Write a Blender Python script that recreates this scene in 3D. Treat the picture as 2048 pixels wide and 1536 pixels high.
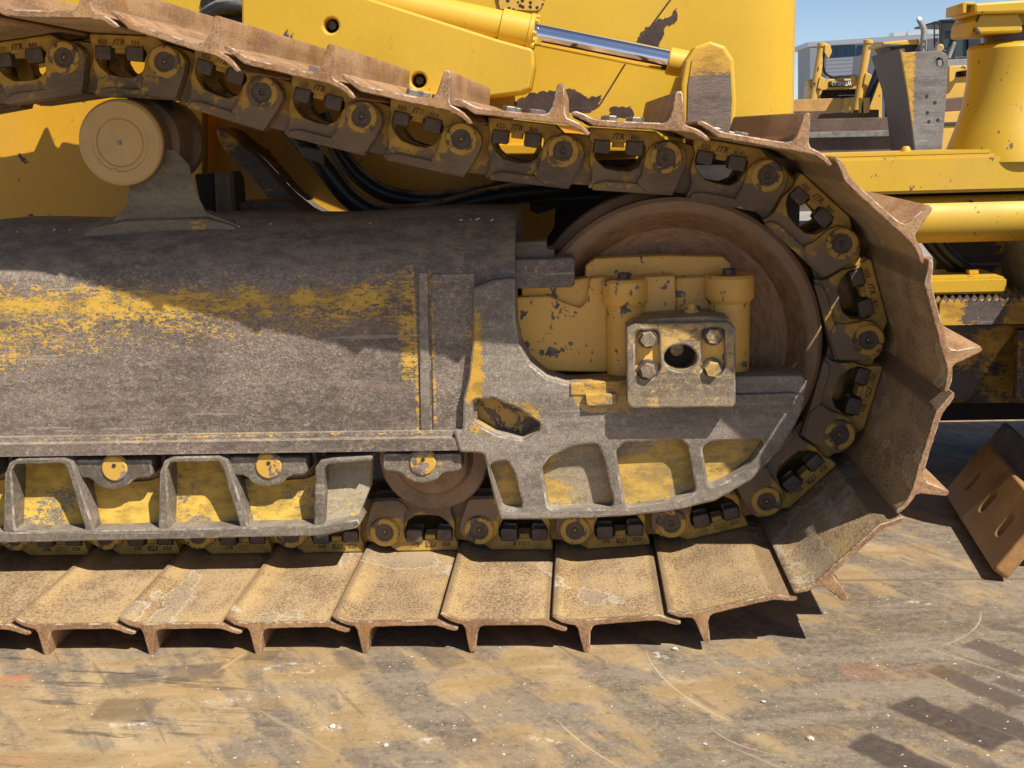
import bpy, bmesh, math, random
from mathutils import Vector, Matrix
random.seed(7)
R_ = math.radians
for o in list(bpy.data.objects): bpy.data.objects.remove(o)
scene = bpy.context.scene
COL = scene.collection

# ------------------------------------------------------------------ camera
F, PITCH, YAW, ROLL = 2395.75, 0.2102, -0.0605, -0.0301      # pixels of a 2048 wide picture, radians
CAM = Vector((1.1599, -2.4162, 0.9503))
_f = Vector((math.sin(YAW)*math.cos(PITCH), math.cos(YAW)*math.cos(PITCH), -math.sin(PITCH)))
_r = Vector((math.cos(YAW), -math.sin(YAW), 0)); _u = _r.cross(_f)
_c, _s = math.cos(ROLL), math.sin(ROLL)
CR = _c*_r + _s*_u; CU = -_s*_r + _c*_u; CF = _f
cd = bpy.data.cameras.new('camera'); cam = bpy.data.objects.new('camera', cd); COL.objects.link(cam)
cd.sensor_width = 36; cd.lens = F/2048*36; cd.clip_start = .05; cd.clip_end = 2000
M = Matrix((CR, CU, -CF)).transposed().to_4x4(); M.translation = CAM
cam.matrix_world = M; scene.camera = cam

def ray(px, py): return CR*((px-1024)/F) + CU*((768-py)/F) + CF
def at3(px, py, Y):
    d = ray(px, py); t = (Y-CAM.y)/d.y; return CAM + d*t
def at(px, py, Y):
    p = at3(px, py, Y); return (p.x, p.z)
def gnd(px, py, Z=0):
    d = ray(px, py); t = (Z-CAM.z)/d.z; return CAM + d*t
def tr(pts, Y): return [at(a, b, Y) for a, b in pts]

# ------------------------------------------------------------------ light
SUN = Vector((.60, -.575, 1.0)).normalized()                 # towards the sun
world = bpy.data.worlds.new('World'); scene.world = world; world.use_nodes = True
wn = world.node_tree; wn.nodes.clear()
sky = wn.nodes.new('ShaderNodeTexSky'); sky.sky_type = 'NISHITA'; sky.sun_disc = False
sky.sun_elevation = math.asin(SUN.z); sky.sun_rotation = math.atan2(SUN.x, SUN.y)
sky.air_density = .6; sky.dust_density = .25; sky.ozone_density = 1.0
bg = wn.nodes.new('ShaderNodeBackground'); bg.inputs[1].default_value = .078
wo = wn.nodes.new('ShaderNodeOutputWorld')
wn.links.new(sky.outputs[0], bg.inputs[0]); wn.links.new(bg.outputs[0], wo.inputs[0])
sl = bpy.data.lights.new('sun', 'SUN'); sl.energy = 5.0; sl.angle = R_(.53); sl.color = (1, .945, .85)
so = bpy.data.objects.new('sun', sl); COL.objects.link(so); so.location = (4, -4, 8)
so.rotation_mode = 'QUATERNION'; so.rotation_quaternion = (-SUN).to_track_quat('-Z', 'Y')
vs = scene.view_settings
vs.view_transform = 'Standard'; vs.look = 'None'; vs.gamma = 1; vs.exposure = 0.62; vs.use_curve_mapping = False
scene.render.engine = 'CYCLES'
scene.cycles.max_bounces = 5; scene.cycles.diffuse_bounces = 3; scene.cycles.glossy_bounces = 2; scene.cycles.transmission_bounces = 1
scene.render.resolution_x, scene.render.resolution_y = 1024, 768

# ------------------------------------------------------------------ node helpers
class NT:
    def __init__(s, name):
        m = bpy.data.materials.new(name); m.use_nodes = True; s.m = m; s.t = m.node_tree; s.t.nodes.clear()
        s.out = s.t.nodes.new('ShaderNodeOutputMaterial'); s.b = s.t.nodes.new('ShaderNodeBsdfPrincipled')
        s.t.links.new(s.b.outputs[0], s.out.inputs[0])
        tc = s.t.nodes.new('ShaderNodeTexCoord'); s.raw = tc.outputs['Object']
        oi = s.t.nodes.new('ShaderNodeObjectInfo')
        v = s.t.nodes.new('ShaderNodeVectorMath'); v.operation = 'MULTIPLY_ADD'
        cx = s.t.nodes.new('ShaderNodeCombineXYZ')
        for i, k in enumerate((37.0, 11.0, 53.0)):
            s.put(cx.inputs[i], s.math('MULTIPLY', oi.outputs['Random'], k))
        v.inputs[1].default_value = (1, 1, 1); s.t.links.new(s.raw, v.inputs[0]); s.t.links.new(cx.outputs[0], v.inputs[2])
        s.vec = v.outputs[0]; s.rnd = oi.outputs['Random']
        sp = s.t.nodes.new('ShaderNodeSeparateXYZ'); s.t.links.new(s.raw, sp.inputs[0]); s.x, s.y, s.z = sp.outputs
    def put(s, sock, v):
        if isinstance(v, bpy.types.NodeSocket): s.t.links.new(v, sock)
        else:
            if hasattr(sock.default_value, '__len__') and not hasattr(v, '__len__'): v = (v, v, v, 1)[:len(sock.default_value)]
            if hasattr(v, '__len__') and len(v) == 3 and len(sock.default_value) == 4: v = (*v, 1)
            sock.default_value = v
    def math(s, op, a, b=0, c=0, clamp=False):
        n = s.t.nodes.new('ShaderNodeMath'); n.operation = op; n.use_clamp = clamp
        for i, v in enumerate((a, b, c)): s.put(n.inputs[i], v)
        return n.outputs[0]
    def add(s, a, b): return s.math('ADD', a, b)
    def mul(s, a, b): return s.math('MULTIPLY', a, b)
    def ss(s, v, lo, hi, o0=0.0, o1=1.0):
        n = s.t.nodes.new('ShaderNodeMapRange'); n.interpolation_type = 'SMOOTHSTEP'
        for i, q in enumerate((v, lo, hi, o0, o1)): s.put(n.inputs[i], q)
        return n.outputs[0]
    def noise(s, scale, detail=4, rough=.55, stretch=None, dist=0, vec=None, rot=None):
        v = vec or s.vec
        if stretch or rot:
            for key, val in (('Rotation', rot), ('Scale', stretch)):
                if not val: continue
                mp = s.t.nodes.new('ShaderNodeMapping'); mp.vector_type = 'POINT'; mp.inputs[key].default_value = val
                s.t.links.new(v, mp.inputs[0]); v = mp.outputs[0]
        n = s.t.nodes.new('ShaderNodeTexNoise'); s.t.links.new(v, n.inputs['Vector'])
        n.inputs['Scale'].default_value = scale; n.inputs['Detail'].default_value = detail
        n.inputs['Roughness'].default_value = rough; n.inputs['Distortion'].default_value = dist
        return n.outputs[0]
    def voro(s, scale, feature='F1', stretch=None, vec=None):
        v = vec or s.vec
        if stretch:
            mp = s.t.nodes.new('ShaderNodeMapping'); mp.inputs['Scale'].default_value = stretch
            s.t.links.new(v, mp.inputs[0]); v = mp.outputs[0]
        n = s.t.nodes.new('ShaderNodeTexVoronoi'); n.feature = feature; s.t.links.new(v, n.inputs['Vector'])
        n.inputs['Scale'].default_value = scale; return n.outputs['Distance']
    def mix(s, f, a, b, mode='MIX'):
        n = s.t.nodes.new('ShaderNodeMix'); n.data_type = 'RGBA'; n.blend_type = mode
        s.put(n.inputs[0], f); s.put(n.inputs[6], a); s.put(n.inputs[7], b); return n.outputs[2]
    def box(s, x0, x1, z0, z1, sx=.01, sz=.01, u=None, v=None):
        u = u if u is not None else s.x; v = v if v is not None else s.z
        a = s.mul(s.ss(u, x0-sx, x0+sx), s.ss(u, x1-sx, x1+sx, 1, 0))
        b = s.mul(s.ss(v, z0-sz, z0+sz), s.ss(v, z1-sz, z1+sz, 1, 0))
        return s.mul(a, b)
    def mx(s, *l):
        r = l[0]
        for q in l[1:]: r = s.math('MAXIMUM', r, q)
        return r
    def normal_z(s):
        g = s.t.nodes.new('ShaderNodeTexCoord'); q = s.t.nodes.new('ShaderNodeSeparateXYZ')
        s.t.links.new(g.outputs['Normal'], q.inputs[0]); return q.outputs
    def bump(s, h, strength=.3, dist=.002):
        n = s.t.nodes.new('ShaderNodeBump'); n.inputs['Strength'].default_value = strength
        n.inputs['Distance'].default_value = dist; s.put(n.inputs['Height'], h); s.t.links.new(n.outputs[0], s.b.inputs['Normal'])
    def fin(s, col, rough=.5, metal=0.0, spec=.5):
        s.put(s.b.inputs['Base Color'], col); s.put(s.b.inputs['Roughness'], rough); s.put(s.b.inputs['Metallic'], metal)
        s.put(s.b.inputs['Specular IOR Level'], spec); return s.m

YEL = (.56, .345, .022)
def plain(name, col, rough=.6, metal=0, var=.25, scale=14, bump=.15, spec=.4):
    n = NT(name); a = n.noise(scale, 6, .6); b = n.noise(scale*9, 3, .6)
    k = n.add(n.mul(a, .65), n.mul(b, .35))
    lo = tuple(c*(1-var) for c in col); hi = tuple(min(1, c*(1+var)) for c in col)
    c = n.mix(n.ss(k, .3, .7), lo, hi); n.bump(k, bump, .003)
    return n.fin(c, n.ss(k, .3, .7, max(.05, rough-.1), min(1, rough+.1)), metal, spec)

def paint(name, col=YEL, chip=.62, chipcol=(.055, .035, .03), scale=11, dirt=.25, dirtcol=(.30, .20, .08), rough=.42, speck=.70):
    n = NT(name)
    a = n.noise(scale, 6, .62, dist=.3); big = n.noise(1.7, 3); fine = n.noise(95, 3, .6)
    chips = n.ss(a, chip, chip+.012)
    sp = n.ss(n.noise(52, 4, .6, stretch=(1, 1, .55)), speck, speck+.015)
    scr = n.ss(n.noise(30, 3, .5, stretch=(1, 1, 7), rot=(0, .9, 0)), .735, .745)
    d = n.ss(n.add(n.mul(big, .6), n.mul(n.noise(7, 6), .4)), .40, .72)
    c = n.mix(n.ss(big, .3, .7), tuple(q*.9 for q in col), tuple(min(1, q*1.06) for q in col))
    c = n.mix(n.mul(n.ss(fine, .35, .65), .10), c, tuple(q*.6 for q in col))
    c = n.mix(n.mul(d, dirt), c, dirtcol)
    cc = n.mix(n.ss(n.noise(60, 4), .4, .6), chipcol, tuple(q*1.9 for q in chipcol))
    m = n.mx(chips, n.mul(sp, .9), n.mul(scr, .7))
    c = n.mix(m, c, cc)
    n.bump(n.add(n.mul(a, -.5), n.mul(fine, .3)), .22, .002)
    return n.fin(c, n.add(n.mul(m, .25), n.ss(d, 0, 1, rough, rough+.15)), 0, .45)

def worn(name, yellow=None, amount=.30, steel=(.225, .18, .148), lightc=(.48, .425, .345), dust=.5, grain=(1, 1, 1), ycol=(.56, .31, .035), rough=.52, bump=.35, flake=.7):
    """grey abraded steel with remains of yellow paint; yellow(n) gives a 0..1 field of how much paint is left"""
    n = NT(name)
    f = n.noise(190, 3, .65, stretch=grain, dist=1.4); g = n.noise(30, 5, .7, stretch=(.6, 1, 1.3)); big = n.noise(3.2, 2)
    c = n.mix(n.ss(n.add(n.mul(big, .6), n.mul(g, .4)), .36, .64), tuple(q*.52 for q in steel), tuple(q*.92 for q in steel))
    st = n.noise(9, 4, .7, stretch=(.22, 1, 3.0)); c = n.mix(n.mul(n.ss(st, .42, .62), .55), c, tuple(q*1.25 for q in steel))
    flk = n.ss(f, .46, .70)
    c = n.mix(n.mul(flk, n.ss(n.add(n.mul(g, .5), n.mul(big, .5)), .38, .60, .30*flake, flake)), c, lightc)
    c = n.mix(n.mul(n.ss(f, .46, .30), .45), c, tuple(q*.40 for q in steel))
    c = n.mix(n.ss(n.noise(2.1, 4, .6), .40, .60, .0, .28), c, tuple(q*.45 for q in steel))
    m2 = n.noise(60, 5, .78, stretch=grain, dist=.6); c = n.mix(n.ss(m2, .49, .66, 0, .25), c, lightc); c = n.mix(n.ss(m2, .46, .32, 0, .32), c, tuple(q*.42 for q in steel))
    scr = n.ss(n.noise(26, 2, .4, stretch=(.12, 1, 2.2)), .70, .71)
    c = n.mix(n.mul(scr, .35), c, (.45, .40, .33))
    y = yellow(n) if yellow else n.ss(big, .4, .65)
    k = n.add(n.mul(n.noise(120, 4, .75, stretch=(grain[0]*.6, grain[1], grain[2]*1.2), dist=.8), .50), n.add(n.mul(g, .25), n.mul(f, .25)))
    ym = n.ss(n.add(k, n.mul(n.math('SUBTRACT', y, .5), amount)), .525, .56)
    yc = n.mix(n.ss(g, .38, .62), tuple(q*.62 for q in ycol), ycol)
    c = n.mix(n.mul(ym, .93), c, yc)
    nz = n.normal_z()[2]
    dm = n.mul(n.ss(nz, .12, .62), n.ss(g, .30, .62, .6, 1))
    c = n.mix(n.mul(dm, dust), c, n.mix(n.ss(n.add(n.mul(g, .6), n.mul(f, .4)), .40, .60), (.15, .115, .08), (.29, .23, .15)))
    n.bump(f, bump, .0022)
    return n.fin(c, n.add(n.ss(f, .3, .7, rough-.08, rough+.14), n.mul(dm, .3)), n.mul(n.math('SUBTRACT', 1.0, n.mx(ym, dm)), .2), .45)

# ------------------------------------------------------------------ materials
MAT = {}
MAT['hood'] = paint('hood_yellow_paint', chip=.70, speck=.715, dirt=.20)
MAT['chassis'] = paint('chassis_shade_warmed_yellow', col=(.60, .31, .012), chip=.655, speck=.70, dirt=.45)  # machine yellow pushed to orange, warm shade put into the colour
MAT['beam'] = paint('beam_yellow_paint', chip=.665, speck=.665, dirt=.3)
MAT['yoke'] = paint('yoke_faded_shade_warmed_paint', col=(.82, .455, .095), chip=.61, speck=.64, dirt=.40, chipcol=(.11, .08, .065), scale=27)  # faded yellow, also raised and warmed in colour to lift its shade
MAT['hub'] = plain('hub_tan_paint', (.50, .33, .135), .5, 0, .08, 30, .05)
MAT['rollercap'] = paint('roller_cap_paint', col=(.58, .34, .06), chip=.53, speck=.6, dirt=.4, scale=22, chipcol=(.13, .10, .085))
MAT['flaky'] = worn('flaking_yellow_steel', lambda n: n.ss(n.noise(5, 3), .38, .60), .26, dust=.2, steel=(.12, .095, .085), lightc=(.2, .16, .13))
MAT['black'] = plain('black_rubber_and_recess', (.012, .012, .013), .45, 0, .4, 20, .2)  # rubber, and the painted black of the hood opening
MAT['dusty_hose'] = None
n = NT('dusty_black_hose'); nz = n.normal_z()[2]
dm = n.mul(n.ss(nz, .45, .9), n.ss(n.noise(30, 6, .7), .35, .6)); c = n.mix(dm, (.012, .012, .013), (.20, .19, .17))
n.bump(n.noise(60, 5), .2, .003); MAT['hose'] = n.fin(c, n.add(.42, n.mul(dm, .4)))
MAT['dark'] = plain('dark_dirty_steel_and_shade', (.035, .028, .024), .7, 0, .4, 9, .4)  # dirty steel, also the painted dark of voids and gaps
MAT['boltsteel'] = plain('bolt_dark_steel', (.105, .082, .07), .45, .35, .35, 70, .3)
MAT['shoebolt'] = plain('shoe_bolt_steel', (.22, .20, .185), .42, .4, .3, 80, .3)
n = NT('lettering_rust'); k = n.noise(22, 4, .6); MAT['letter'] = n.fin(n.mix(n.ss(n.add(k, n.mul(n.rnd, .12)), .60, .66), (.085, .040, .018), (.30, .18, .04)), .7)
n = NT('chrome_rod'); MAT['chrome'] = n.fin((.80, .80, .82), n.ss(n.noise(40, 3, stretch=(.2, 1, 1)), .3, .7, .05, .11), 1.0)

def m_shoe():
    n = NT('track_shoe_rust')
    a = n.noise(8, 5, .6); f = n.noise(240, 3, .65, stretch=(1, .7, 1)); big = n.noise(2.3, 2)
    st = n.noise(26, 3, .6, stretch=(2.2, .10, 1))
    c = n.mix(n.ss(n.add(n.mul(a, .5), n.mul(st, .5)), .38, .62), (.19, .095, .043), (.38, .215, .10))
    c = n.mix(n.mul(n.ss(f, .44, .66), .45), c, (.40, .28, .17))
    c = n.mix(n.mul(n.ss(f, .44, .32), .5), c, (.12, .07, .04))
    c = n.mix(n.mul(n.ss(n.noise(13, 4), .50, .68), .6), c, (.26, .11, .03))
    nz = n.normal_z()[2]
    inn = n.ss(nz, -.45, -.8)
    i = n.mix(n.ss(n.add(n.mul(a, .45), n.add(n.mul(big, .25), n.mul(n.noise(30, 4, .6, stretch=(1, .25, 1)), .3))), .41, .59), (.20, .122, .060), (.38, .255, .135))
    i = n.mix(n.mul(n.ss(f, .42, .64), .6), i, (.43, .325, .20))
    i = n.mix(n.mul(n.ss(f, .48, .32), .5), i, (.11, .072, .042))
    # yellow overspray left along the rims of the inner face
    edge = n.mx(n.ss(n.x, .080, .045), n.ss(n.x, .175, .215), n.ss(n.y, -.28, -.36))
    yk = n.ss(n.add(n.add(n.mul(f, .45), n.mul(a, .4)), n.add(n.mul(big, .15), n.mul(edge, .10))), .50, .68)
    i = n.mix(n.mul(yk, .5), i, (.41, .265, .08))
    rimd = n.mul(n.mx(n.ss(n.x, .060, .050), n.ss(n.x, .232, .242), n.ss(n.y, -.345, -.352)), .6); i = n.mix(rimd, i, (.13, .085, .055))
    # dried mud: pale film with a brighter tide line
    md = n.add(n.noise(3.4, 4, .55, stretch=(1.4, 1, 1), dist=.4), n.add(n.ss(n.y, -.30, -.02, -.05, .035), n.mul(n.mul(n.ss(n.x, .145, .170), n.ss(n.x, .205, .190)), .05)))
    film = n.ss(md, .60, .66); line = n.mul(n.ss(md, .588, .602), n.ss(md, .625, .606))
    i = n.mix(n.mul(film, n.ss(f, .3, .6, .2, .5)), i, (.33, .275, .20)); i = n.mix(n.mul(line, n.ss(f, .3, .6, .2, .7)), i, (.45, .40, .31))
    c = n.mix(inn, c, i)
    n.bump(f, .45, .0025)
    return n.fin(c, n.ss(f, .3, .7, .5, .72), .1, .4)
MAT['shoe'] = m_shoe()

def m_link():
    n = NT('track_link_worn_paint')
    a = n.noise(20, 6, .65, dist=.25); f = n.noise(120, 4, .7, stretch=(.35, 1, 1)); big = n.noise(5, 2)
    st = n.mix(n.ss(big, .3, .7), (.115, .080, .055), (.22, .155, .098))
    st = n.mix(n.mul(n.ss(f, .42, .66), .55), st, (.22, .165, .115))
    st = n.mix(n.mul(n.ss(n.noise(14, 4), .48, .68), .65), st, (.24, .165, .085))
    # paint stays on the upper plate and is scrubbed off the rail and round the boss
    up = n.ss(n.z, -.055, .012); b = n.ss(n.x, .235, .16, .0, 1)
    k = n.add(n.mul(a, .8), n.add(n.mul(up, .22), n.mul(b, .16)))
    k = n.add(k, n.mul(n.math('SUBTRACT', f, .5), .15))
    ym = n.ss(n.add(k, n.mul(n.math('SUBTRACT', n.rnd, .4), .07)), .622, .665)
    yc = n.mix(n.ss(n.noise(30, 4), .35, .65), (.33, .20, .04), (.52, .315, .055))
    c = n.mix(n.mul(ym, n.ss(f, .3, .5, .6, .95)), st, yc)
    n.bump(n.add(n.mul(a, .6), n.mul(f, .4)), .5, .002)
    return n.fin(c, n.ss(f, .3, .7, .48, .7), .1, .4)
MAT['link'] = m_link()
MAT['ring'] = paint('boss_ring_paint', col=(.52, .32, .06), chip=.525, speck=.60, dirt=.3, chipcol=(.085, .06, .045), scale=30)

def m_idler():
    n = NT('idler_rust')
    dx = n.math('SUBTRACT', n.x, 1.345); dz = n.math('SUBTRACT', n.z, .507)
    r = n.math('SQRT', n.add(n.mul(dx, dx), n.mul(dz, dz)))
    cx = n.t.nodes.new('ShaderNodeCombineXYZ'); n.put(cx.inputs[0], n.mul(r, 22.0)); n.put(cx.inputs[1], n.mul(n.math('ARCTAN2', dz, dx), 1.2))
    s = n.noise(5, 5, .7, vec=cx.outputs[0]); a = n.noise(12, 6, .6); f = n.noise(120, 4)
    c = n.mix(n.ss(s, .35, .65), (.23, .118, .052), (.37, .21, .10))
    c = n.mix(n.mul(n.ss(a, .45, .7), .6), c, (.22, .125, .065)); c = n.mix(n.mul(n.ss(f, .55, .7), .35), c, (.32, .24, .17))
    rim = n.ss(r, .262, .272); c = n.mix(n.mul(rim, .6), c, (.25, .16, .10))
    n.bump(f, .35, .002)
    return n.fin(c, .62, .15)
MAT['idler'] = m_idler()
MAT['rollersteel'] = plain('roller_brown_steel', (.22, .15, .10), .5, .3, .35, 18, .3)

def frame_y(n):
    w = n.mul(n.math('SUBTRACT', n.noise(4, 3), .5), .09); zz = n.add(n.z, w)
    band = n.mx(n.box(-1, .83, .595, .680, .06, .045, v=zz), n.mul(n.box(-1, .84, .54, .69, .05, .07, v=zz), .80))
    left = n.mul(n.box(-1, .28, .50, .66, .25, .06, v=zz), .9)
    weld = n.mx(n.box(.795, .832, .44, .70, .014, .05), n.box(.860, .870, .36, .70, .006, .03), n.box(.825, .836, .36, .7, .004, .02))
    low = n.mul(n.box(.0, .96, .355, .364, .2, .004), .55)
    side = n.box(.93, .965, .40, .60, .02, .06)
    return n.mx(n.mul(band, .77), n.mul(left, .72), n.mul(weld, .70), low, n.mul(side, .8), n.ss(n.noise(6, 3), .42, .8, .10, .50))
MAT['frame'] = worn('track_frame_steel', frame_y, .27, steel=(.195, .148, .120), lightc=(.47, .40, .32), dust=.9, flake=.85, grain=(.8, 1, 1.2), ycol=(.60, .36, .045))
def cast_y(n):
    top = n.box(1.12, 1.28, .41, .50, .04, .03); a = n.ss(n.noise(7, 5), .52, .78, .0, .5)
    weld = n.box(.925, .968, .40, .62, .015, .05); low = n.box(.93, 1.08, .355, .43, .02, .02)
    return n.mx(n.mul(top, .75), a, n.mul(weld, .9), n.mul(low, .75))
MAT['cast'] = worn('front_casting_steel', cast_y, .30, steel=(.245, .20, .16), lightc=(.50, .445, .36), dust=.3)
MAT['pocket'] = worn('pocket_paint', lambda n: n.ss(n.noise(5, 3), .35, .60, .30, .85), .28, steel=(.33, .265, .175), lightc=(.52, .44, .30), ycol=(.56, .35, .07), dust=.2)
MAT['guardwall'] = worn('guard_wall_paint', lambda n: n.ss(n.noise(6, 4, .6), .36, .58, .55, 1), .30, steel=(.26, .22, .17), lightc=(.42, .37, .28), ycol=(.66, .41, .05), dust=.3)
MAT['guardrib'] = worn('guard_rib_steel', lambda n: n.ss(n.noise(5, 4), .5, .8, .15, .7), .3, steel=(.19, .155, .12), lightc=(.42, .38, .31), dust=.35)
MAT['bearing'] = worn('bearing_block_steel', lambda n: n.ss(n.noise(8, 5), .38, .62, .35, .95), .26, steel=(.29, .215, .14), lightc=(.50, .42, .32), ycol=(.56, .35, .10), dust=.25)
MAT['mount'] = worn('roller_mount_steel', lambda n: n.ss(n.noise(9, 5), .5, .7, .0, .7), .3, steel=(.19, .15, .10), lightc=(.30, .25, .18), dust=.9)
MAT['clevisface'] = worn('rubbed_clevis_face', lambda n: n.mx(n.ss(n.z, 1.02, 1.10), n.mul(n.ss(n.noise(11, 4), .5, .7), .4)), .4, steel=(.18, .13, .10), lightc=(.32, .26, .21), grain=(.3, 1, 2.0), dust=0)
MAT['endbit'] = plain('end_bit_rust', (.31, .165, .062), .55, .1, .25, 9, .3)
MAT['bladegrey'] = plain('blade_grey_steel', (.17, .155, .14), .6, .15, .4, 20, .5)
MAT['chip'] = plain('bare_brown_primer', (.055, .032, .028), .55, 0, .35, 20, .2)

def m_edge(name, a, b, lo, hi, metal=.35):
    n = NT(name); k = n.noise(28, 5, .7); f = n.noise(160, 3, .6)
    c = n.mix(n.ss(n.add(n.mul(k, .75), n.mul(f, .25)), lo, hi), a, b); n.bump(f, .3, .002)
    return n.fin(c, n.ss(k, .3, .7, .4, .6), metal, .5)
MAT['edge'] = m_edge('rubbed_steel_edge', (.20, .165, .13), (.43, .38, .31), .46, .64)
MAT['shoeedge'] = m_edge('rubbed_shoe_edge', (.22, .115, .06), (.50, .38, .28), .44, .60)
MAT['linkedge'] = m_edge('rubbed_link_edge', (.12, .09, .065), (.30, .24, .185), .44, .62)

def m_deck():
    n = NT('rusty_steel_deck')
    x, y = n.x, n.y
    g = NT.noise
    wp = n.t.nodes.new('ShaderNodeMapping'); n.t.links.new(n.raw, wp.inputs[0]); v = wp.outputs[0]
    big = n.noise(1.6, 4, .55, vec=v); mid = n.noise(6, 6, .62, vec=v); fine = n.noise(60, 5, .65, vec=v)
    sa = n.noise(6, 5, .65, stretch=(.45, 2.6, 1), rot=(0, 0, -.10), vec=v)
    sb = n.noise(5, 5, .65, stretch=(2.6, .55, 1), rot=(0, 0, -.60), vec=v)
    left = n.ss(x, 1.0, .25); right = n.ss(x, .5, 1.6)
    k = n.add(n.add(n.mul(big, .22), n.mul(mid, .26)), n.add(n.mul(sa, .24), n.mul(sb, .28)))
    tan = n.mix(n.ss(n.add(n.mul(mid, .5), n.mul(sa, .5)), .40, .60), (.29, .195, .095), (.45, .325, .18))
    grey = n.mix(n.ss(n.add(n.mul(fine, .35), n.mul(sa, .65)), .40, .60), (.125, .095, .068), (.235, .185, .132))
    c = n.mix(n.ss(n.add(k, n.mul(right, .035)), .485, .55), tan, grey)
    c = n.mix(n.mul(n.ss(sb, .55, .62), .40), c, (.17, .125, .085))
    c = n.mix(n.mul(n.ss(n.noise(150, 3, .6, vec=v), .52, .70), .4), c, (.42, .34, .23))
    c = n.mix(n.mul(n.ss(fine, .45, .30), .55), c, (.105, .078, .052))
    och = n.mul(n.ss(n.noise(2.6, 4, .6, vec=v), .50, .66), n.mul(n.ss(x, .1, .5), n.ss(x, 1.2, .8)))
    c = n.mix(n.mul(och, .45), c, (.41, .25, .075))
    # wood-grain like scuffs at the left, blackish
    dk = n.mul(n.ss(n.noise(9, 6, .7, stretch=(.3, 3.2, 1), rot=(0, 0, .13), vec=v), .545, .60), n.mul(left, n.ss(mid, .38, .55)))
    c = n.mix(n.mul(dk, .8), c, (.075, .06, .05))
    # pad prints pressed into the dirt
    wob = n.mul(n.math('SUBTRACT', n.noise(22, 4, .6, vec=v), .5), .028)
    def stain(px, py, hx, hy, ang, amp):
        q = gnd(px, py); ca, sa_ = math.cos(ang), math.sin(ang)
        ux = n.add(n.add(n.mul(x, ca), n.mul(y, sa_)), -(q.x*ca+q.y*sa_)); uy = n.add(n.add(n.mul(x, -sa_), n.mul(y, ca)), q.x*sa_-q.y*ca)
        return n.mul(n.box(-hx, hx, -hy, hy, .006, .006, u=n.add(ux, wob), v=n.add(uy, wob)), amp)
    pr = n.mx(stain(1996, 1305, .060, .026, -.9, .75), stain(1950, 1372, .085, .024, -.95, .8), stain(1900, 1445, .092, .034, -.9, 1), stain(2010, 1448, .070, .030, -.85, .85),
              stain(1809, 1522, .085, .034, -.9, 1), stain(2036, 1370, .035, .02, -.8, .7), stain(1960, 1530, .05, .02, -.8, .5), stain(2040, 1262, .05, .012, -.6, .5),
              stain(390, 1345, .05, .035, .2, .55), stain(260, 1360, .05, .03, .2, .55), stain(525, 1310, .03, .02, 0, .6), stain(250, 1420, .05, .04, 0, .5), stain(880, 1310, .03, .06, .6, .4), stain(700, 1320, .02, .05, .5, .45))
    c = n.mix(n.mul(pr, n.ss(fine, .25, .6, .65, 1)), c, (.070, .050, .040))
    red = n.mx(stain(1790, 1345, .09, .03, -.1, .22), stain(20, 1360, .03, .02, 0, .7), stain(60, 1520, .06, .02, 0, .5))
    c = n.mix(n.mul(red, n.ss(mid, .4, .6)), c, (.45, .16, .08))
    def scr(sc, stretch, ang, lo, vv=.006):
        return n.ss(n.noise(sc, 2, .5, stretch=stretch, rot=(0, 0, ang), vec=v), lo, lo+vv)
    ls = n.mx(scr(11, (.14, 3, 1), .75, .70, .012), scr(12, (.12, 3, 1), -.28, .71, .012))
    c = n.mix(n.mul(ls, .30), c, (.44, .35, .21))
    ds = scr(14, (.2, 3, 1), 1.0, .67, .04); c = n.mix(n.mul(ds, .4), c, (.09, .07, .055))
    ws = n.mx(n.ss(n.noise(34, 3, .6, stretch=(.7, 1.4, 1), rot=(0, 0, .35), vec=v), .735, .75), n.ss(n.voro(26, vec=v), .075, .05))
    c = n.mix(n.mul(ws, n.mul(n.ss(n.noise(3.1, 3, vec=v), .45, .6), .85)), c, (.62, .57, .50))
    wt = n.mx(*[stain(a, b, h, .0045, g_, .9) for a, b, h, g_ in ((455, 1400, .045, .22), (560, 1332, .03, .5), (610, 1345, .03, .3), (240, 1450, .05, .05), (1090, 1480, .03, -.4), (1330, 1310, .02, -.7), (1840, 1205, .02, -.4))], stain(1325, 1312, .012, .01, 0, .9), stain(665, 1455, .016, .008, .2, .8), stain(855, 1482, .012, .01, 0, .7))
    c = n.mix(n.mul(wt, n.ss(n.noise(60, 4, .75, vec=v), .47, .60)), c, (.62, .57, .50))
    def arc(p1, p2, p3, w=.0022):
        a, b, d = (gnd(*p) for p in (p1, p2, p3)); D = 2*(a.x*(b.y-d.y)+b.x*(d.y-a.y)+d.x*(a.y-b.y)); sq = lambda q: q.x*q.x+q.y*q.y
        ux = (sq(a)*(b.y-d.y)+sq(b)*(d.y-a.y)+sq(d)*(a.y-b.y))/D; uy = (sq(a)*(d.x-b.x)+sq(b)*(a.x-d.x)+sq(d)*(b.x-a.x))/D; r = math.hypot(a.x-ux, a.y-uy)
        dx = n.add(x, -ux); dy = n.add(y, -uy); ds_ = n.math('ABSOLUTE', n.add(n.math('SQRT', n.add(n.mul(dx, dx), n.mul(dy, dy))), -r))
        return n.mul(n.ss(ds_, w, w*.3), n.box(min(a.x, b.x, d.x), max(a.x, b.x, d.x), min(a.y, b.y, d.y), max(a.y, b.y, d.y), .02, .02, v=y))
    arcs = n.mx(arc((1292, 1302), (1360, 1385), (1460, 1442)), arc((1115, 1440), (1170, 1490), (1245, 1536)), arc((1962, 1225), (1940, 1265), (1880, 1292)), arc((1420, 1455), (1480, 1490), (1560, 1510), .0015), arc((430, 1345), (470, 1320), (492, 1305), .003))
    c = n.mix(n.mul(arcs, n.ss(mid, .3, .6, .3, .75)), c, (.50, .39, .24))
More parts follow.
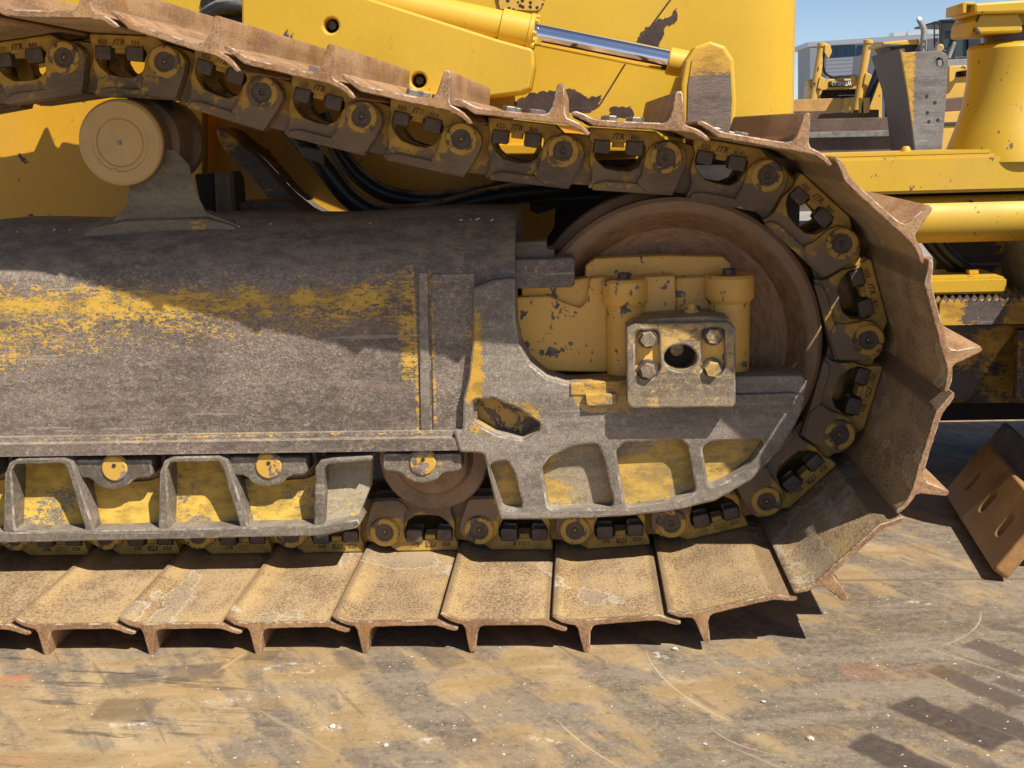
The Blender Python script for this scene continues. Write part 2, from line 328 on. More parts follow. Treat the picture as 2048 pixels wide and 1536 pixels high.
    sp = n.ss(n.noise(95, 2, .5, vec=v), .725, .74); c = n.mix(n.mul(sp, .8), c, (.66, .62, .55))
    # a welded seam of two plates
    seam = n.mul(n.ss(n.math('ABSOLUTE', n.add(y, -gnd(1750, 1160).y)), .006, .003), n.ss(x, 1.5, 1.6)); c = n.mix(n.mul(seam, .6), c, (.14, .09, .065))
    n.bump(fine, .3, .003)
    return n.fin(c, n.ss(k, .4, .6, .55, .75), .05, .4)
MAT['deck'] = m_deck()
MAT['yard'] = plain('yard_concrete', (.30, .27, .23), .85, 0, .2, 1.2, .3)

# ------------------------------------------------------------------ mesh helpers
def link_obj(name, me, mat, parent=None):
    o = bpy.data.objects.new(name, me); COL.objects.link(o)
    if mat is not None and len(me.materials) == 0: me.materials.append(mat)
    if parent: o.parent = parent
    return o
def empty(name, loc=(0, 0, 0)):
    o = bpy.data.objects.new(name, None); COL.objects.link(o); o.location = loc; o.empty_display_size = .1; return o
def tag(o, label, cat, group=None):
    o['label'] = label; o['category'] = cat
    if group: o['group'] = group
    return o
def rounded(pts, r, seg=4):
    if r <= 0: return pts
    out = []; N = len(pts)
    for i in range(N):
        p = Vector(pts[i]); a = Vector(pts[i-1]); b = Vector(pts[(i+1) % N])
        da, db = (a-p), (b-p); la, lb = da.length, db.length
        if la < 1e-6 or lb < 1e-6: out.append(tuple(p)); continue
        ang = da.angle(db, math.pi)
        if ang > math.pi*.93: out.append(tuple(p)); continue
        d = min(r/math.tan(ang/2), la*.45, lb*.45); s = p+da/la*d; e = p+db/lb*d
        for k in range(seg+1):
            t = k/seg; out.append(tuple(s*(1-t)**2 + p*2*t*(1-t) + e*t*t))
    return out
def curve_mesh(loops, depth, bevel, res=1):
    cu = bpy.data.curves.new('tmp', 'CURVE'); cu.dimensions = '2D'; cu.fill_mode = 'BOTH'
    for L in loops:
        sp = cu.splines.new('POLY'); sp.points.add(len(L)-1); sp.use_cyclic_u = True
        for q, p in zip(sp.points, L): q.co = (p[0], p[1], 0, 1)
    cu.extrude = max(0, depth/2-bevel); cu.bevel_depth = bevel; cu.bevel_resolution = res; cu.offset = -bevel
    ob = bpy.data.objects.new('tmp', cu); COL.objects.link(ob)
    dg = bpy.context.evaluated_depsgraph_get()
    me = bpy.data.meshes.new_from_object(ob.evaluated_get(dg))
    bpy.data.objects.remove(ob); bpy.data.curves.remove(cu); me.materials.clear(); return me
def smooth(me, ang=35):
    me.shade_smooth(); me.set_sharp_from_angle(angle=R_(ang)); return me
def plate_mesh(pts, y0, y1, holes=(), bevel=.002, r=0, hr=0, res=1):
    me = curve_mesh([rounded(pts, r)] + [rounded(h, hr if hr else r) for h in holes], y1-y0, bevel, res)
    mid = (y0+y1)/2
    for v in me.vertices: x, y, z = v.co; v.co = (x, mid-z, y)
    return smooth(me)
def plate(name, pts, y0, y1, mat, parent, holes=(), bevel=.002, r=0, hr=0):
    return link_obj(name, plate_mesh(pts, y0, y1, holes, bevel, r, hr), mat, parent)
EDGE = []
def edged(o, key='edge', lo=.25, hi=.97):
    me = o.data if hasattr(o, 'data') else o
    me.materials.append(MAT[key]); idx = len(me.materials)-1
    for p in me.polygons:
        if lo < abs(p.normal.y) < hi: p.material_index = idx
    return o
def join(meshes):
    bm = bmesh.new()
    for m in meshes: bm.from_mesh(m); bpy.data.meshes.remove(m)
    me = bpy.data.meshes.new('m'); bm.to_mesh(me); bm.free(); return smooth(me)
def box_mesh(x0, x1, y0, y1, z0, z1, bevel=.002):
    bm = bmesh.new(); bmesh.ops.create_cube(bm, size=1)
    for v in bm.verts: v.co = ((x0+x1)/2+v.co.x*(x1-x0), (y0+y1)/2+v.co.y*(y1-y0), (z0+z1)/2+v.co.z*(z1-z0))
    if bevel: bmesh.ops.bevel(bm, geom=bm.edges[:], offset=bevel, segments=2, affect='EDGES')
    me = bpy.data.meshes.new('m'); bm.to_mesh(me); bm.free(); return smooth(me)
def box(name, x0, x1, y0, y1, z0, z1, mat, parent=None, bevel=.002): return link_obj(name, box_mesh(x0, x1, y0, y1, z0, z1, bevel), mat, parent)
def lathe_mesh(prof, axis, c, seg=48, closed=False, half=None):
    """prof: list of (radius, along); axis 'Y' or 'Z' (or a Vector direction); c = centre"""
    if isinstance(axis, str): ax = {'X': Vector((1, 0, 0)), 'Y': Vector((0, 1, 0)), 'Z': Vector((0, 0, 1))}[axis]
    else: ax = Vector(axis).normalized()
    u = ax.orthogonal().normalized(); w = ax.cross(u); c = Vector(c); bm = bmesh.new(); rings = []
    for r, t in prof:
        if r < 1e-6: rings.append([bm.verts.new(c+ax*t)]*seg); continue
        rings.append([bm.verts.new(c+ax*t+(u*math.cos(2*math.pi*k/seg)+w*math.sin(2*math.pi*k/seg))*r) for k in range(seg)])
    for a, b in zip(rings, rings[1:]):
        for k in range(seg):
            q = [a[k], a[(k+1) % seg], b[(k+1) % seg], b[k]]; s = []
            for v in q:
                if v not in s: s.append(v)
            if len(s) > 2: bm.faces.new(s)
    bmesh.ops.recalc_face_normals(bm, faces=bm.faces)
    me = bpy.data.meshes.new('m'); bm.to_mesh(me); bm.free(); return smooth(me, 30)
def lathe(name, prof, axis, c, mat, parent, seg=48): return link_obj(name, lathe_mesh(prof, axis, c, seg), mat, parent)
def cyl(name, a, b, r, mat, parent, seg=32, ch=.003):
    a = Vector(a); b = Vector(b); L = (b-a).length
    return lathe(name, [(0, 0), (r-ch, 0), (r, ch), (r, L-ch), (r-ch, L), (0, L)], b-a, a, mat, parent, seg)
def tube_mesh(pts, r, seg=14, sub=6):
    P = [Vector(p) for p in pts]; Q = []
    for i in range(len(P)-1):
        p0, p1, p2, p3 = P[max(0, i-1)], P[i], P[i+1], P[min(len(P)-1, i+2)]
        for k in range(sub):
            t = k/sub; Q.append(.5*((2*p1)+(p2-p0)*t+(2*p0-5*p1+4*p2-p3)*t*t+(3*p1-p0-3*p2+p3)*t**3))
    Q.append(P[-1]); bm = bmesh.new(); rings = []; u = None
    for i, q in enumerate(Q):
        d = (Q[min(i+1, len(Q)-1)]-Q[max(0, i-1)]).normalized()
        u = d.orthogonal().normalized() if u is None else (u-d*u.dot(d)).normalized()
        w = d.cross(u); rr = r(i/(len(Q)-1)) if callable(r) else r
        rings.append([bm.verts.new(q+(u*math.cos(2*math.pi*k/seg)+w*math.sin(2*math.pi*k/seg))*rr) for k in range(seg)])
    for a, b in zip(rings, rings[1:]):
        for k in range(seg): bm.faces.new((a[k], a[(k+1) % seg], b[(k+1) % seg], b[k]))
    bm.faces.new(rings[0]); bm.faces.new(rings[-1]); bmesh.ops.recalc_face_normals(bm, faces=bm.faces)
    me = bpy.data.meshes.new('m'); bm.to_mesh(me); bm.free(); return smooth(me, 50)
def tube(name, pts, r, mat, parent, seg=14, sub=6): return link_obj(name, tube_mesh(pts, r, seg, sub), mat, parent)
def hexmesh(r, h, axis='Z'):
    a = lathe_mesh([(0, 0), (r, 0), (r, h-.002), (r*.9, h), (0, h)], axis, (0, 0, 0), 6)
    return smooth(a, 20)
def loft(name, secs, mat, parent, close=False):
    """secs: list of equally long point lists"""
    bm = bmesh.new(); R = [[bm.verts.new(p) for p in s] for s in secs]; n_ = len(secs[0])
    for a, b in zip(R, R[1:]):
        for k in range(n_ if close else n_-1): bm.faces.new((a[k], a[(k+1) % n_], b[(k+1) % n_], b[k]))
    if close: bm.faces.new(R[0]); bm.faces.new(R[-1])
    bmesh.ops.recalc_face_normals(bm, faces=bm.faces)
    me = bpy.data.meshes.new('m'); bm.to_mesh(me); bm.free(); return link_obj(name, smooth(me, 40), mat, parent)
def text_mesh(s, size, depth, shear=0):
    cu = bpy.data.curves.new('tmp', 'FONT'); cu.body = s; cu.size = size; cu.extrude = depth/2; cu.resolution_u = 1; cu.align_x = 'CENTER'; cu.align_y = 'CENTER'; cu.shear = shear
    cu.offset = size*.012
    ob = bpy.data.objects.new('tmp', cu); COL.objects.link(ob); dg = bpy.context.evaluated_depsgraph_get()
    me = bpy.data.meshes.new_from_object(ob.evaluated_get(dg)); bpy.data.objects.remove(ob); me.materials.clear(); return me

# ------------------------------------------------------------------ the setting
def sheet(name, x0, x1, y0, y1, z, mat):
    me = bpy.data.meshes.new(name); me.from_pydata([(x0, y0, z), (x1, y0, z), (x1, y1, z), (x0, y1, z)], [], [(0, 1, 2, 3)])
    o = link_obj(name, me, mat); o['kind'] = 'structure'; return o
sheet('ground', -600, 600, -300, 900, -.03, MAT['yard'])
deck = box('steel_deck', -6, 8, -6, 6, -.025, 0, MAT['deck'], None, 0); deck['kind'] = 'structure'

# ------------------------------------------------------------------ the bulldozer
DOZER = tag(empty('bulldozer', (.9, .9, 0)), 'yellow bulldozer seen close up at its worn crawler track and idler', 'bulldozer')
def child(o): o.parent = DOZER; o.matrix_parent_inverse = Matrix.Translation((-.9, -.9, 0)); return o
class D_:                                    # parent proxy: part() fixes the inverse
    pass
def part(fn, *a, **k):
    return child(fn(*a, **k))

# --- track: one loop of pins
P = .203
ANG = [8, 6, -4.19, -18.69, -15.24, -13.93, -8.07, -5.26, -11.55, -42.77, -73.67, -104.82, -135.98, -166.84, -176.32, -180.67, -179.46, -179.4, -180.0, -180.0, -180, -180]
p0 = Vector((.1401, 1.1145))
for a in (6, 8): p0 = p0 - Vector((math.cos(R_(a)), math.sin(R_(a))))*P
PINS = [p0]
for a in ANG: PINS.append(PINS[-1]+Vector((math.cos(R_(a)), math.sin(R_(a))))*P)

shoe_prof = [(.0142, .0674), (.0144, .0719), (.0208, .0739), (.0344, .0703), (.0441, .0662), (.0537, .0632), (.0631, .0622), (.124, .0625), (.168, .0635), (.1750, .0670), (.1795, .0770), (.1840, .1124), (.1862, .1160), (.1926, .1168), (.1958, .1124), (.1994, .0885), (.2025, .0690), (.2070, .0620), (.2195, .0587), (.2306, .0547), (.2421, .047), (.2481, .0412), (.2455, .0378), (.2405, .0380), (.2319, .0432), (.218, .0490), (.1991, .0518), (.178, .0515), (.161, .0508), (.0533, .0508), (.0482, .0525), (.0369, .0585), (.0259, .0629)]
SHOE = plate_mesh(shoe_prof, -.355, .575, (), .0022, 0); SHOE.materials.append(MAT['shoe']); edged(SHOE, 'shoeedge')
SHOEBOLT = hexmesh(.0155, .0125); SHOEBOLT.materials.append(MAT['shoebolt'])

win = [(.0585, .0171), (.066, .0215), (.155, .0245), (.1622, .018), (.1617, .0006), (.1532, -.0203), (.1357, -.0314), (.1139, -.0322), (.0853, -.0285), (.0680, -.0150), (.059, .0)]
body = [(.046, .0490), (.180, .0490), (.200, .034), (.215, -.02), (.2229, -.0690), (.0523, -.0705), (.0600, -.055), (.0605, -.040), (.0545, -.020), (.0523, -.0117), (.0557, .0146), (.050, .030)]
tongue = [(.064, .030), (.064, -.066), (.000, -.066), (-.026, -.03), (-.034, 0), (-.026, .022), (0, .034), (.03, .034)]
rail = [(.062, -.0735), (.2235, -.0735), (.2255, -.066), (.2235, -.058), (.160, -.054), (.085, -.0535), (.066, -.060)]
bossp = [(.1600, -.020), (.1625, .004), (.1700, .0180), (.182, .0270), (.1962, .0310), (.213, .0305), (.2290, .0245), (.2400, .0140), (.2455, .001), (.2429, -.0186), (.2270, -.0644), (.2225, -.0700), (.172, -.0710), (.1560, -.060), (.1500, -.050), (.1580, -.036)]
def link_meshes(flip):
    ms = [plate_mesh(body, .012, .060, (win,), .003, .006, .007), plate_mesh(tongue, .030, .062, (), .003, .006),
          plate_mesh(rail, .004, .064, (), .003, .003), plate_mesh(bossp, .000, .050, (), .004, .008)]
    me = join(ms)
    if flip:
        for v in me.vertices: v.co.y = .22-v.co.y
        me.flip_normals()
    me.materials.append(MAT['link']); edged(me, 'linkedge', .3, .9); return me
LINK, LINK2 = link_meshes(False), link_meshes(True)
RING = lathe_mesh([(.0192, .002), (.0195, -.0040), (.0215, -.0055), (.0290, -.0055), (.0310, -.004), (.0330, .002)], 'Y', (P, 0, 0), 40); RING.materials.append(MAT['ring'])
PIN = lathe_mesh([(0, -.0003), (.0042, -.0003), (.005, -.0030), (.0070, -.0034), (.0080, -.0022), (.0150, -.0022), (.0160, -.0030), (.0188, -.0030), (.0194, .002)], 'Y', (P, 0, 0), 36); PIN.materials.append(MAT['boltsteel'])
PLUG = lathe_mesh([(0, -.0030), (.0022, -.0026), (.0028, .0)], 'Y', (P, 0, 0), 12); PLUG.materials.append(MAT['ring'])
BUSH = lathe_mesh([(.024, .05), (.03, .052), (.03, .168), (.024, .17)], 'Y', (P, 0, 0), 24); BUSH.materials.append(MAT['boltsteel'])
def nut(x0, x1, z0, z1):
    m = plate_mesh([(x0, z1), (x0, z0+.004), (x0+.003, z0), (x1-.004, z0-.001), (x1, z0+.003), (x1, z1)], .006, .046, (), .003); m.materials.append(MAT['boltsteel']); return m
NUTS = [nut(.0600, .0925, .0000, .026), nut(.1235, .1580, -.0005, .0275)]
LUG = plate_mesh([(.096, .028), (.097, .013), (.119, .013), (.121, .028)], .014, .052, (), .003); LUG.materials.append(MAT['link'])
def letters(flipped_words):
    ms = []
    for s, x, size, sh in flipped_words:
        m = text_mesh(s, size, .0016, sh)
        for v in m.vertices: a, b, c = v.co; v.co = (a+x, .0116-c, b+.0335)
        ms.append(m)
    me = join(ms); me.materials.append(MAT['letter']); return me
TEXT = letters([('023', .074, .0125, 0), ('ITR', .106, .0165, .35), ('RH', .140, .0125, 0)])
TEXT2 = letters([('1023 R', .115, .0130, 0)])

for k in range(len(PINS)-1):
    a = PINS[k]; ang = R_(ANG[k])
    mw = Matrix.Translation((a.x, 0, a.y)) @ Matrix.Rotation(-ang, 4, 'Y')
    lk = child(link_obj('track_link', LINK, None)); lk.matrix_basis = mw
    for me, nm in ((LINK2, 'inner_link'), (RING, 'boss_ring'), (PIN, 'pin'), (PLUG, 'grease_plug'), (BUSH, 'bushing'), (NUTS[0], 'nut'), (NUTS[1], 'nut'), (LUG, 'lug'), (TEXT2 if k == 14+1 else TEXT, 'lettering')):
        link_obj(nm, me, None, lk)
    sh = child(link_obj('track_shoe', SHOE, None)); jig = Matrix.Rotation(R_(random.uniform(-.5, .5)), 4, 'Y')
    sh.matrix_basis = mw
    for bx in (.088, .140):
        for by in (.035, .185):
            b = link_obj('bolt', SHOEBOLT, None, sh); b.location = (bx, by, .0615); b.rotation_euler.z = random.random()

# --- idler
IC = (1.345, 0, .507)
idl = part(lathe, 'idler_wheel', [(.06, .045), (.20, .045), (.236, .040), (.262, .012), (.268, .004), (.275, 0), (.292, 0), (.300, .006), (.300, .066), (.306, .070), (.316, .076), (.316, .144), (.300, .15), (.300, .214), (.292, .22), (.268, .216), (.236, .18), (.06, .175)], 'Y', IC, MAT['idler'], None, 128)
c0 = at(1281, 498, .044)
ms = [text_mesh('A', .022, .004)]
for v in ms[0].vertices: q = v.co.copy(); v.co = (c0[0]+q.x, .044-q.z, c0[1]+q.y)
for px, rr in ((1306, .011), (1306, .005), (1327, .010)):
    cq = at(px, 493, .044); ms.append(lathe_mesh([(rr-.0015, .002), (rr-.001, -.0025), (rr+.001, -.0025), (rr+.0015, .002)], 'Y', (cq[0], .044, cq[1]), 24))
part(link_obj, 'casting_mark', join(ms), MAT['rollersteel'])

# --- track roller frame: swept section
def sec(px, cut=2000):
    q = [(-1, 432, .22), (0, 433, .05), (0, 446, .02), (0, 470, -.03), (0, 500, -.07), (0, 530, -.093), (0, 552, -.10), (0, 600, -.10), (0, 700, -.10), (0, 866, -.10), (0, 869, -.107), (0, 879, -.109), (0, 884, -.118), (0, 908, -.118)]
    x = at(px, 640, -.10)[0]; out = []
    for f_, py, Y in q:
        if py > cut: break
        out.append((x, Y, at(400, py, Y)[1] + .004*math.sin(px*.013+py*.02)*(1 if py < 500 else 0)))
    out[0] = (x, .22, out[1][2]-.004); z = out[-1][2]
    return out + [(x, .22, z)]
part(loft, 'roller_frame', [sec(p) for p in list(range(-60, 930, 40)) + [932]], MAT['frame'], None, True)
part(loft, 'frame_end', [sec(p, 720) for p in (931, 960, 1000, 1033)], MAT['frame'], None, True)
# long groove plate and weld strip
part(plate, 'weld_strip', tr([(838, 545), (856, 545), (860, 864), (842, 864)], -.10), -.1045, -.09, MAT['cast'], None, (), .0015)
part(plate, 'doubler_plate', tr([(862, 548), (950, 546), (955, 862), (866, 864)], -.10), -.103, -.09, MAT['frame'], None, (), .002, .004)
def blob(name, px, py, r, Y, mat):
    return part(lathe, name, [(0, -.006), (r*.5, -.005), (r*.85, -.002), (r, .004)], 'Y', (*at(px, py, Y)[:1], Y, at(px, py, Y)[1]), mat, None, 16)
blob('cast_plug', 873, 560, .014, -.103, MAT['frame'])

# --- front casting that carries the idler
cast = [(946, 575), (985, 560), (1031, 555), (1031, 640), (1040, 688), (1060, 727), (1093, 755), (1130, 767), (1250, 772), (1490, 776), (1606, 768), (1612, 800), (1592, 850), (1560, 900), (1502, 962), (1430, 1003), (1340, 1024), (1240, 1034), (1100, 1040), (1000, 1040), (988, 1000), (967, 908), (918, 905), (906, 862), (924, 860), (926, 795), (936, 755), (944, 690)]
h1 = [(946, 800), (985, 797), (1040, 820), (1080, 848), (1078, 862), (1045, 880), (990, 868), (946, 842)]
h2 = [(978, 928), (1014, 922), (1030, 950), (1047, 1019), (1004, 1019), (988, 965)]
h3 = [(1084, 938), (1100, 915), (1150, 892), (1196, 889), (1206, 912), (1230, 1016), (1098, 1019)]
h4 = [(1232, 902), (1250, 886), (1362, 881), (1376, 895), (1392, 985), (1340, 1006), (1252, 1019)]
h5 = [(1405, 897), (1420, 884), (1536, 879), (1500, 927), (1455, 961), (1418, 976)]
CY = -.1215
edged(part(plate, 'front_casting', tr(cast, CY), CY, -.03, MAT['cast'], None, [tr(h, CY) for h in (h1, h2, h3, h4, h5)], .005, .008, .012))
for h in (h1, h2, h3, h4, h5):
    cx = sum(p[0] for p in h)/len(h); cy = sum(p[1] for p in h)/len(h)
    part(plate, 'pocket_wall', tr([(cx+(a-cx)*1.12, cy+(b-cy)*1.12) for a, b in h], CY), CY+(.050 if h is h1 else .033), -.031, MAT['ring' if h is h1 else 'pocket'], None, (), .001)
# slide bars above the casting
part(plate, 'slide_bar', tr([(1140, 762), (1300, 752), (1598, 745), (1610, 758), (1606, 782), (1140, 786)], -.10), -.125, -.04, MAT['cast'], None, (), .003, .004)
part(plate, 'wear_bar', tr([(1462, 789), (1590, 785), (1590, 809), (1462, 811)], -.13), -.134, -.11, MAT['cast'], None, (), .003)
part(plate, 'wear_bar', tr([(1171, 788), (1232, 786), (1234, 808), (1173, 812)], -.13), -.136, -.11, MAT['cast'], None, (), .003)
part(plate, 'slide_seat', tr([(1136, 772), (1260, 770), (1262, 824), (1180, 826), (1152, 812)], -.12), -.122, -.10, MAT['bearing'], None, (), .002, .006)

# --- idler yoke
YO = -.04
part(plate, 'yoke_arm', tr([(1020, 594), (1098, 592), (1130, 606), (1160, 616), (1172, 604), (1180, 556), (1215, 553), (1216, 745), (1080, 742), (1020, 680)], YO), YO, .03, MAT['yoke'], None, (), .004, .008)
part(plate, 'yoke_web', tr([(1042, 575), (1182, 556), (1182, 625), (1150, 618), (1098, 600), (1042, 600)], YO), YO+.014, .03, MAT['yoke'], None, (), .004, .006)
part(plate, 'recoil_bar', tr([(1020, 520), (1143, 515), (1150, 522), (1149, 570), (1143, 575), (1020, 578)], -.075), -.075, .0, MAT['frame'], None, (), .004, .004)
part(plate, 'recoil_seat', tr([(1020, 486), (1092, 482), (1094, 498), (1108, 500), (1110, 522), (1020, 524)], -.05), -.05, .02, MAT['mount'], None, (), .003, .003)
part(plate, 'yoke_top', tr([(1170, 532), (1190, 517), (1330, 511), (1445, 513), (1462, 528), (1462, 556), (1170, 560)], -.01), -.01, .04, MAT['yoke'], None, (), .004, .008)
part(plate, 'yoke_bridge', tr([(1285, 553), (1350, 550), (1352, 640), (1285, 645)], -.05), -.058, .03, MAT['yoke'], None, (), .005, .006)
part(plate, 'yoke_bridge', tr([(1350, 556), (1420, 553), (1422, 645), (1350, 648)], -.04), -.040, .03, MAT['yoke'], None, (), .005, .006)
for xl, xr, yt, yb, cw in ((1212, 1288, 556, 748, 4), (1418, 1500, 548, 746, 4)):
    Yc = -.045; xm = (xl+xr)/2
    r = (at(xr, 680, Yc)[0]-at(xl, 680, Yc)[0])/2; top = at(xm, yt, Yc); bot = at(xm, yb, Yc); ys = at(xm, yt+52, Yc)
    H = top[1]-bot[1]; s = ys[1]-bot[1]
    col = part(lathe, 'yoke_post', [(0, 0), (r-.004, 0), (r, .004), (r, s-.004), (r+.006, s+.003), (r+.008, s+.008), (r+.008, H-.006), (r+.004, H), (0, H)], 'Z', (top[0], Yc, bot[1]), MAT['yoke'], None, 40)
    hb = part(link_obj, 'bolt', hexmesh(.013, .012), MAT['boltsteel']); hb.matrix_basis = Matrix.Translation((top[0]-.002, Yc-.01, top[1]))
    part(box, 'foot_pad', top[0]-r*1.1, top[0]+r*1.1, -.075, -.01, bot[1]-.022, bot[1]+.001, MAT['cast'], None)
# bearing block
BY = -.165
bb = [(1252, 656), (1268, 646), (1455, 643), (1471, 656), (1472, 806), (1465, 815), (1262, 817), (1255, 808)]
hole = [(1361+33*math.cos(t*math.pi/16), 716+26*math.sin(t*math.pi/16)) for t in range(32)]
s1 = [(1271, 661), (1317, 660), (1321, 735), (1310, 756), (1284, 758), (1271, 745)]
s2 = [(1403, 658), (1449, 657), (1450, 735), (1440, 752), (1416, 752), (1403, 738)]
blk = edged(part(plate, 'bearing_block', tr(bb, BY), BY, -.10, MAT['bearing'], None, [tr(hole, BY), tr(s1, BY), tr(s2, BY)], .004, .006, .010))
part(plate, 'bearing_back', tr([(a*.97+1361*.03, b*.97+722*.03) for a, b in bb], BY), BY+.014, -.095, MAT['yoke'], None, [tr(hole, BY)], .001)
part(plate, 'bearing_bore', tr([(1320, 685), (1400, 685), (1400, 750), (1320, 750)], BY), BY+.055, -.09, MAT['dark'], None)
part(cyl, 'bore_plug', (at(1357, 705, BY)[0], BY+.035, at(1357, 705, BY)[1]), (at(1357, 705, BY)[0], BY+.06, at(1357, 705, BY)[1]), .014, MAT['bearing'], None, 24)
part(plate, 'bearing_cap', tr([(1262, 648), (1300, 634), (1410, 628), (1455, 634), (1466, 648)], -.13), -.150, -.06, MAT['bearing'], None, (), .003, .005)
for q in ((1296, 678), (1427, 672), (1296, 741), (1425, 738)):
    c = at(*q, BY)
    b = part(lathe, 'washer', [(0, .002), (.019, .002), (.0195, .006), (.0195, .012)], 'Y', (c[0], BY+.002, c[1]), MAT['boltsteel'], None, 24)
    hb = part(link_obj, 'bolt', hexmesh(.0155, .014, 'Y'), MAT['bearing']); hb.matrix_basis = Matrix.Translation((c[0], BY+.004, c[1])) @ Matrix.Rotation(math.pi, 4, 'Z') @ Matrix.Rotation(random.random(), 4, 'Y')
c = at(1382, 622, -.09)
hb = part(link_obj, 'grease_fitting', join([hexmesh(.014, .016), lathe_mesh([(.008, .016), (.008, .024), (.005, .028), (0, .028)], 'Z', (0, 0, 0), 12)]), MAT['yoke']); hb.matrix_basis = Matrix.Translation((c[0], -.10, c[1]-.012))
# dark inside of the frame behind the yoke
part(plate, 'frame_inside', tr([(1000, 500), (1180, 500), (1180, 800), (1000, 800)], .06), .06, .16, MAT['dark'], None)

# --- carrier roller
cc = at(240, 285, -.035)
cr = part(lathe, 'carrier_roller', [(0, .002), (.045, .002), (.0462, .004), (.0475, .004), (.0485, .0015), (.056, .0015), (.058, -.0005), (.079, -.0005), (.084, .004), (.0855, .012), (.0855, .060), (.074, .068), (.070, .085), (.088, .10), (.090, .125), (.086, .14), (.086, .20), (.080, .21), (.074, .225), (.09, .24), (.09, .27), (0, .275)], 'Y', (cc[0], -.037, cc[1]), MAT['hub'], None, 96)
me = cr.data; me.materials.append(MAT['rollersteel'])
for p in me.polygons:
    if p.center.y > -.037+.014: p.material_index = 1
hb = part(lathe, 'roller_plug', [(0, -.003), (.004, -.003), (.005, .002)], 'Y', (at(238, 286, -.037)[0], -.036, at(238, 286, -.037)[1]), MAT['shoebolt'], None, 12)
for q in ((197, 323), (229, 341)):
    c = at(*q, -.037); part(lathe, 'cover_screw', [(0, -.0015), (.004, -.0015), (.005, .002)], 'Y', (c[0], -.0365, c[1]), MAT['hub'], None, 12)
part(loft, 'roller_bracket', [[(x, Y, z) for (x, z) in tr([(170, 472), (222, 445), (255, 410), (262, 330), (300, 300), (350, 300), (378, 330), (392, 385), (412, 425), (450, 440), (520, 468)], Y)] for Y in (-.005, .05, .16)], MAT['mount'], None, True)
part(loft, 'bracket_foot', [[(x, Y, z) for (x, z) in tr(L, Y)] for Y, L in ((-.015, [(160, 476), (190, 455), (255, 443), (415, 438), (465, 452), (495, 476)]), (.02, [(150, 475), (178, 448), (255, 424), (420, 420), (470, 440), (500, 470)]), (.12, [(150, 475), (178, 448), (255, 424), (420, 420), (470, 440), (500, 470)]))], MAT['mount'], None, True)

# --- track rollers and guard
for i, (px, py) in enumerate(((-82, 941), (229, 937), (537, 932), (845, 925))):
    x, z = at(px, py, -.105)
    rl = part(lathe, 'track_roller', [(0, -.02), (.058, -.02), (.074, -.012), (.080, 0), (.084, .004), (.112, .004), (.116, .010), (.116, .028), (.100, .034), (.100, .10), (.116, .11), (.116, .13), (0, .13)], 'Y', (x+.012, -.03, .2875), MAT['rollersteel'], None, 72)
    q = [(-77, -20), (77, -20), (80, 10), (72, 16), (50, 17), (40, 22), (32, 31), (16, 38), (0, 40), (-16, 38), (-32, 31), (-40, 22), (-50, 17), (-72, 16), (-78, 8)]
    cap = part(plate, 'roller_collar', [at(px+a, py+b, -.095) for a, b in q], -.104, -.045, MAT['guardrib'], None, (), .005, .006); edged(cap)
    part(lathe, 'roller_cap', [(0, -.003), (.024, -.003), (.0262, -.001), (.0270, .002), (.0285, .002), (.0290, .006)], 'Y', (x, -.105, z), MAT['rollercap'], None, 40)
    g = at(px+2, py-8, -.1); part(lathe, 'roller_plug', [(0, -.001), (.004, -.001), (.0045, .003)], 'Y', (g[0], -.1085, g[1]), MAT['dark'], None, 12)
GY = -.118
for dx in (-310, 0, 310):
    o = [(6, 1066), (9, 948), (18, 926), (36, 917), (128, 915), (145, 924), (190, 1066)]; h = [(30, 1062), (23, 942), (30, 929), (126, 927), (136, 942), (171, 1062)]
    edged(part(plate, 'guard_rib', tr([(a+dx, b-dx*.012) for a, b in o], GY), GY, -.052, MAT['guardrib'], None, [tr([(a+dx, b-dx*.012) for a, b in h], GY)], .004, .008))
    w = [(20, 1066), (20, 930), (150, 925), (170, 960), (215, 968), (300, 962), (332, 950), (332, 1060)]
    part(loft, 'guard_wall', [[(*at(a+dx, b-dx*.012, -.058)[:1], Y_, at(a+dx, b-dx*.012, -.058)[1]) for (a, b), Y_ in zip(w, (-.085, -.050, -.050, -.055, -.056, -.056, -.055, -.085))],
                               [(*at(a+dx, b-dx*.012, -.058)[:1], -.03, at(a+dx, b-dx*.012, -.058)[1]) for a, b in w]], MAT['guardwall'], None, True)
part(plate, 'guard_rib', tr([(627, 1058), (630, 935), (640, 922), (665, 917), (745, 912), (744, 922), (655, 930), (648, 940), (648, 1058)], GY), GY, -.052, MAT['guardrib'], None, (), .004, .006)
part(loft, 'guard_wall', [[(*at(a, b, -.07)[:1], Y_, at(a, b, -.07)[1]) for (a, b), Y_ in zip([(640, 920), (743, 914), (739, 978), (714, 1043), (640, 1066)], (-.06, -.06, -.066, -.105, -.105))],
                           [(*at(a, b, -.07)[:1], -.035, at(a, b, -.07)[1]) for a, b in [(640, 920), (743, 914), (739, 978), (714, 1043), (640, 1066)]]], MAT['pocket'], None, True)
edged(part(plate, 'guard_flange', tr([(-320, 1066), (0, 1064), (640, 1050), (716, 1037), (722, 1046), (712, 1055), (640, 1070), (0, 1084), (-320, 1088)], GY), GY-.006, -.045, MAT['guardrib'], None, (), .003, .002))

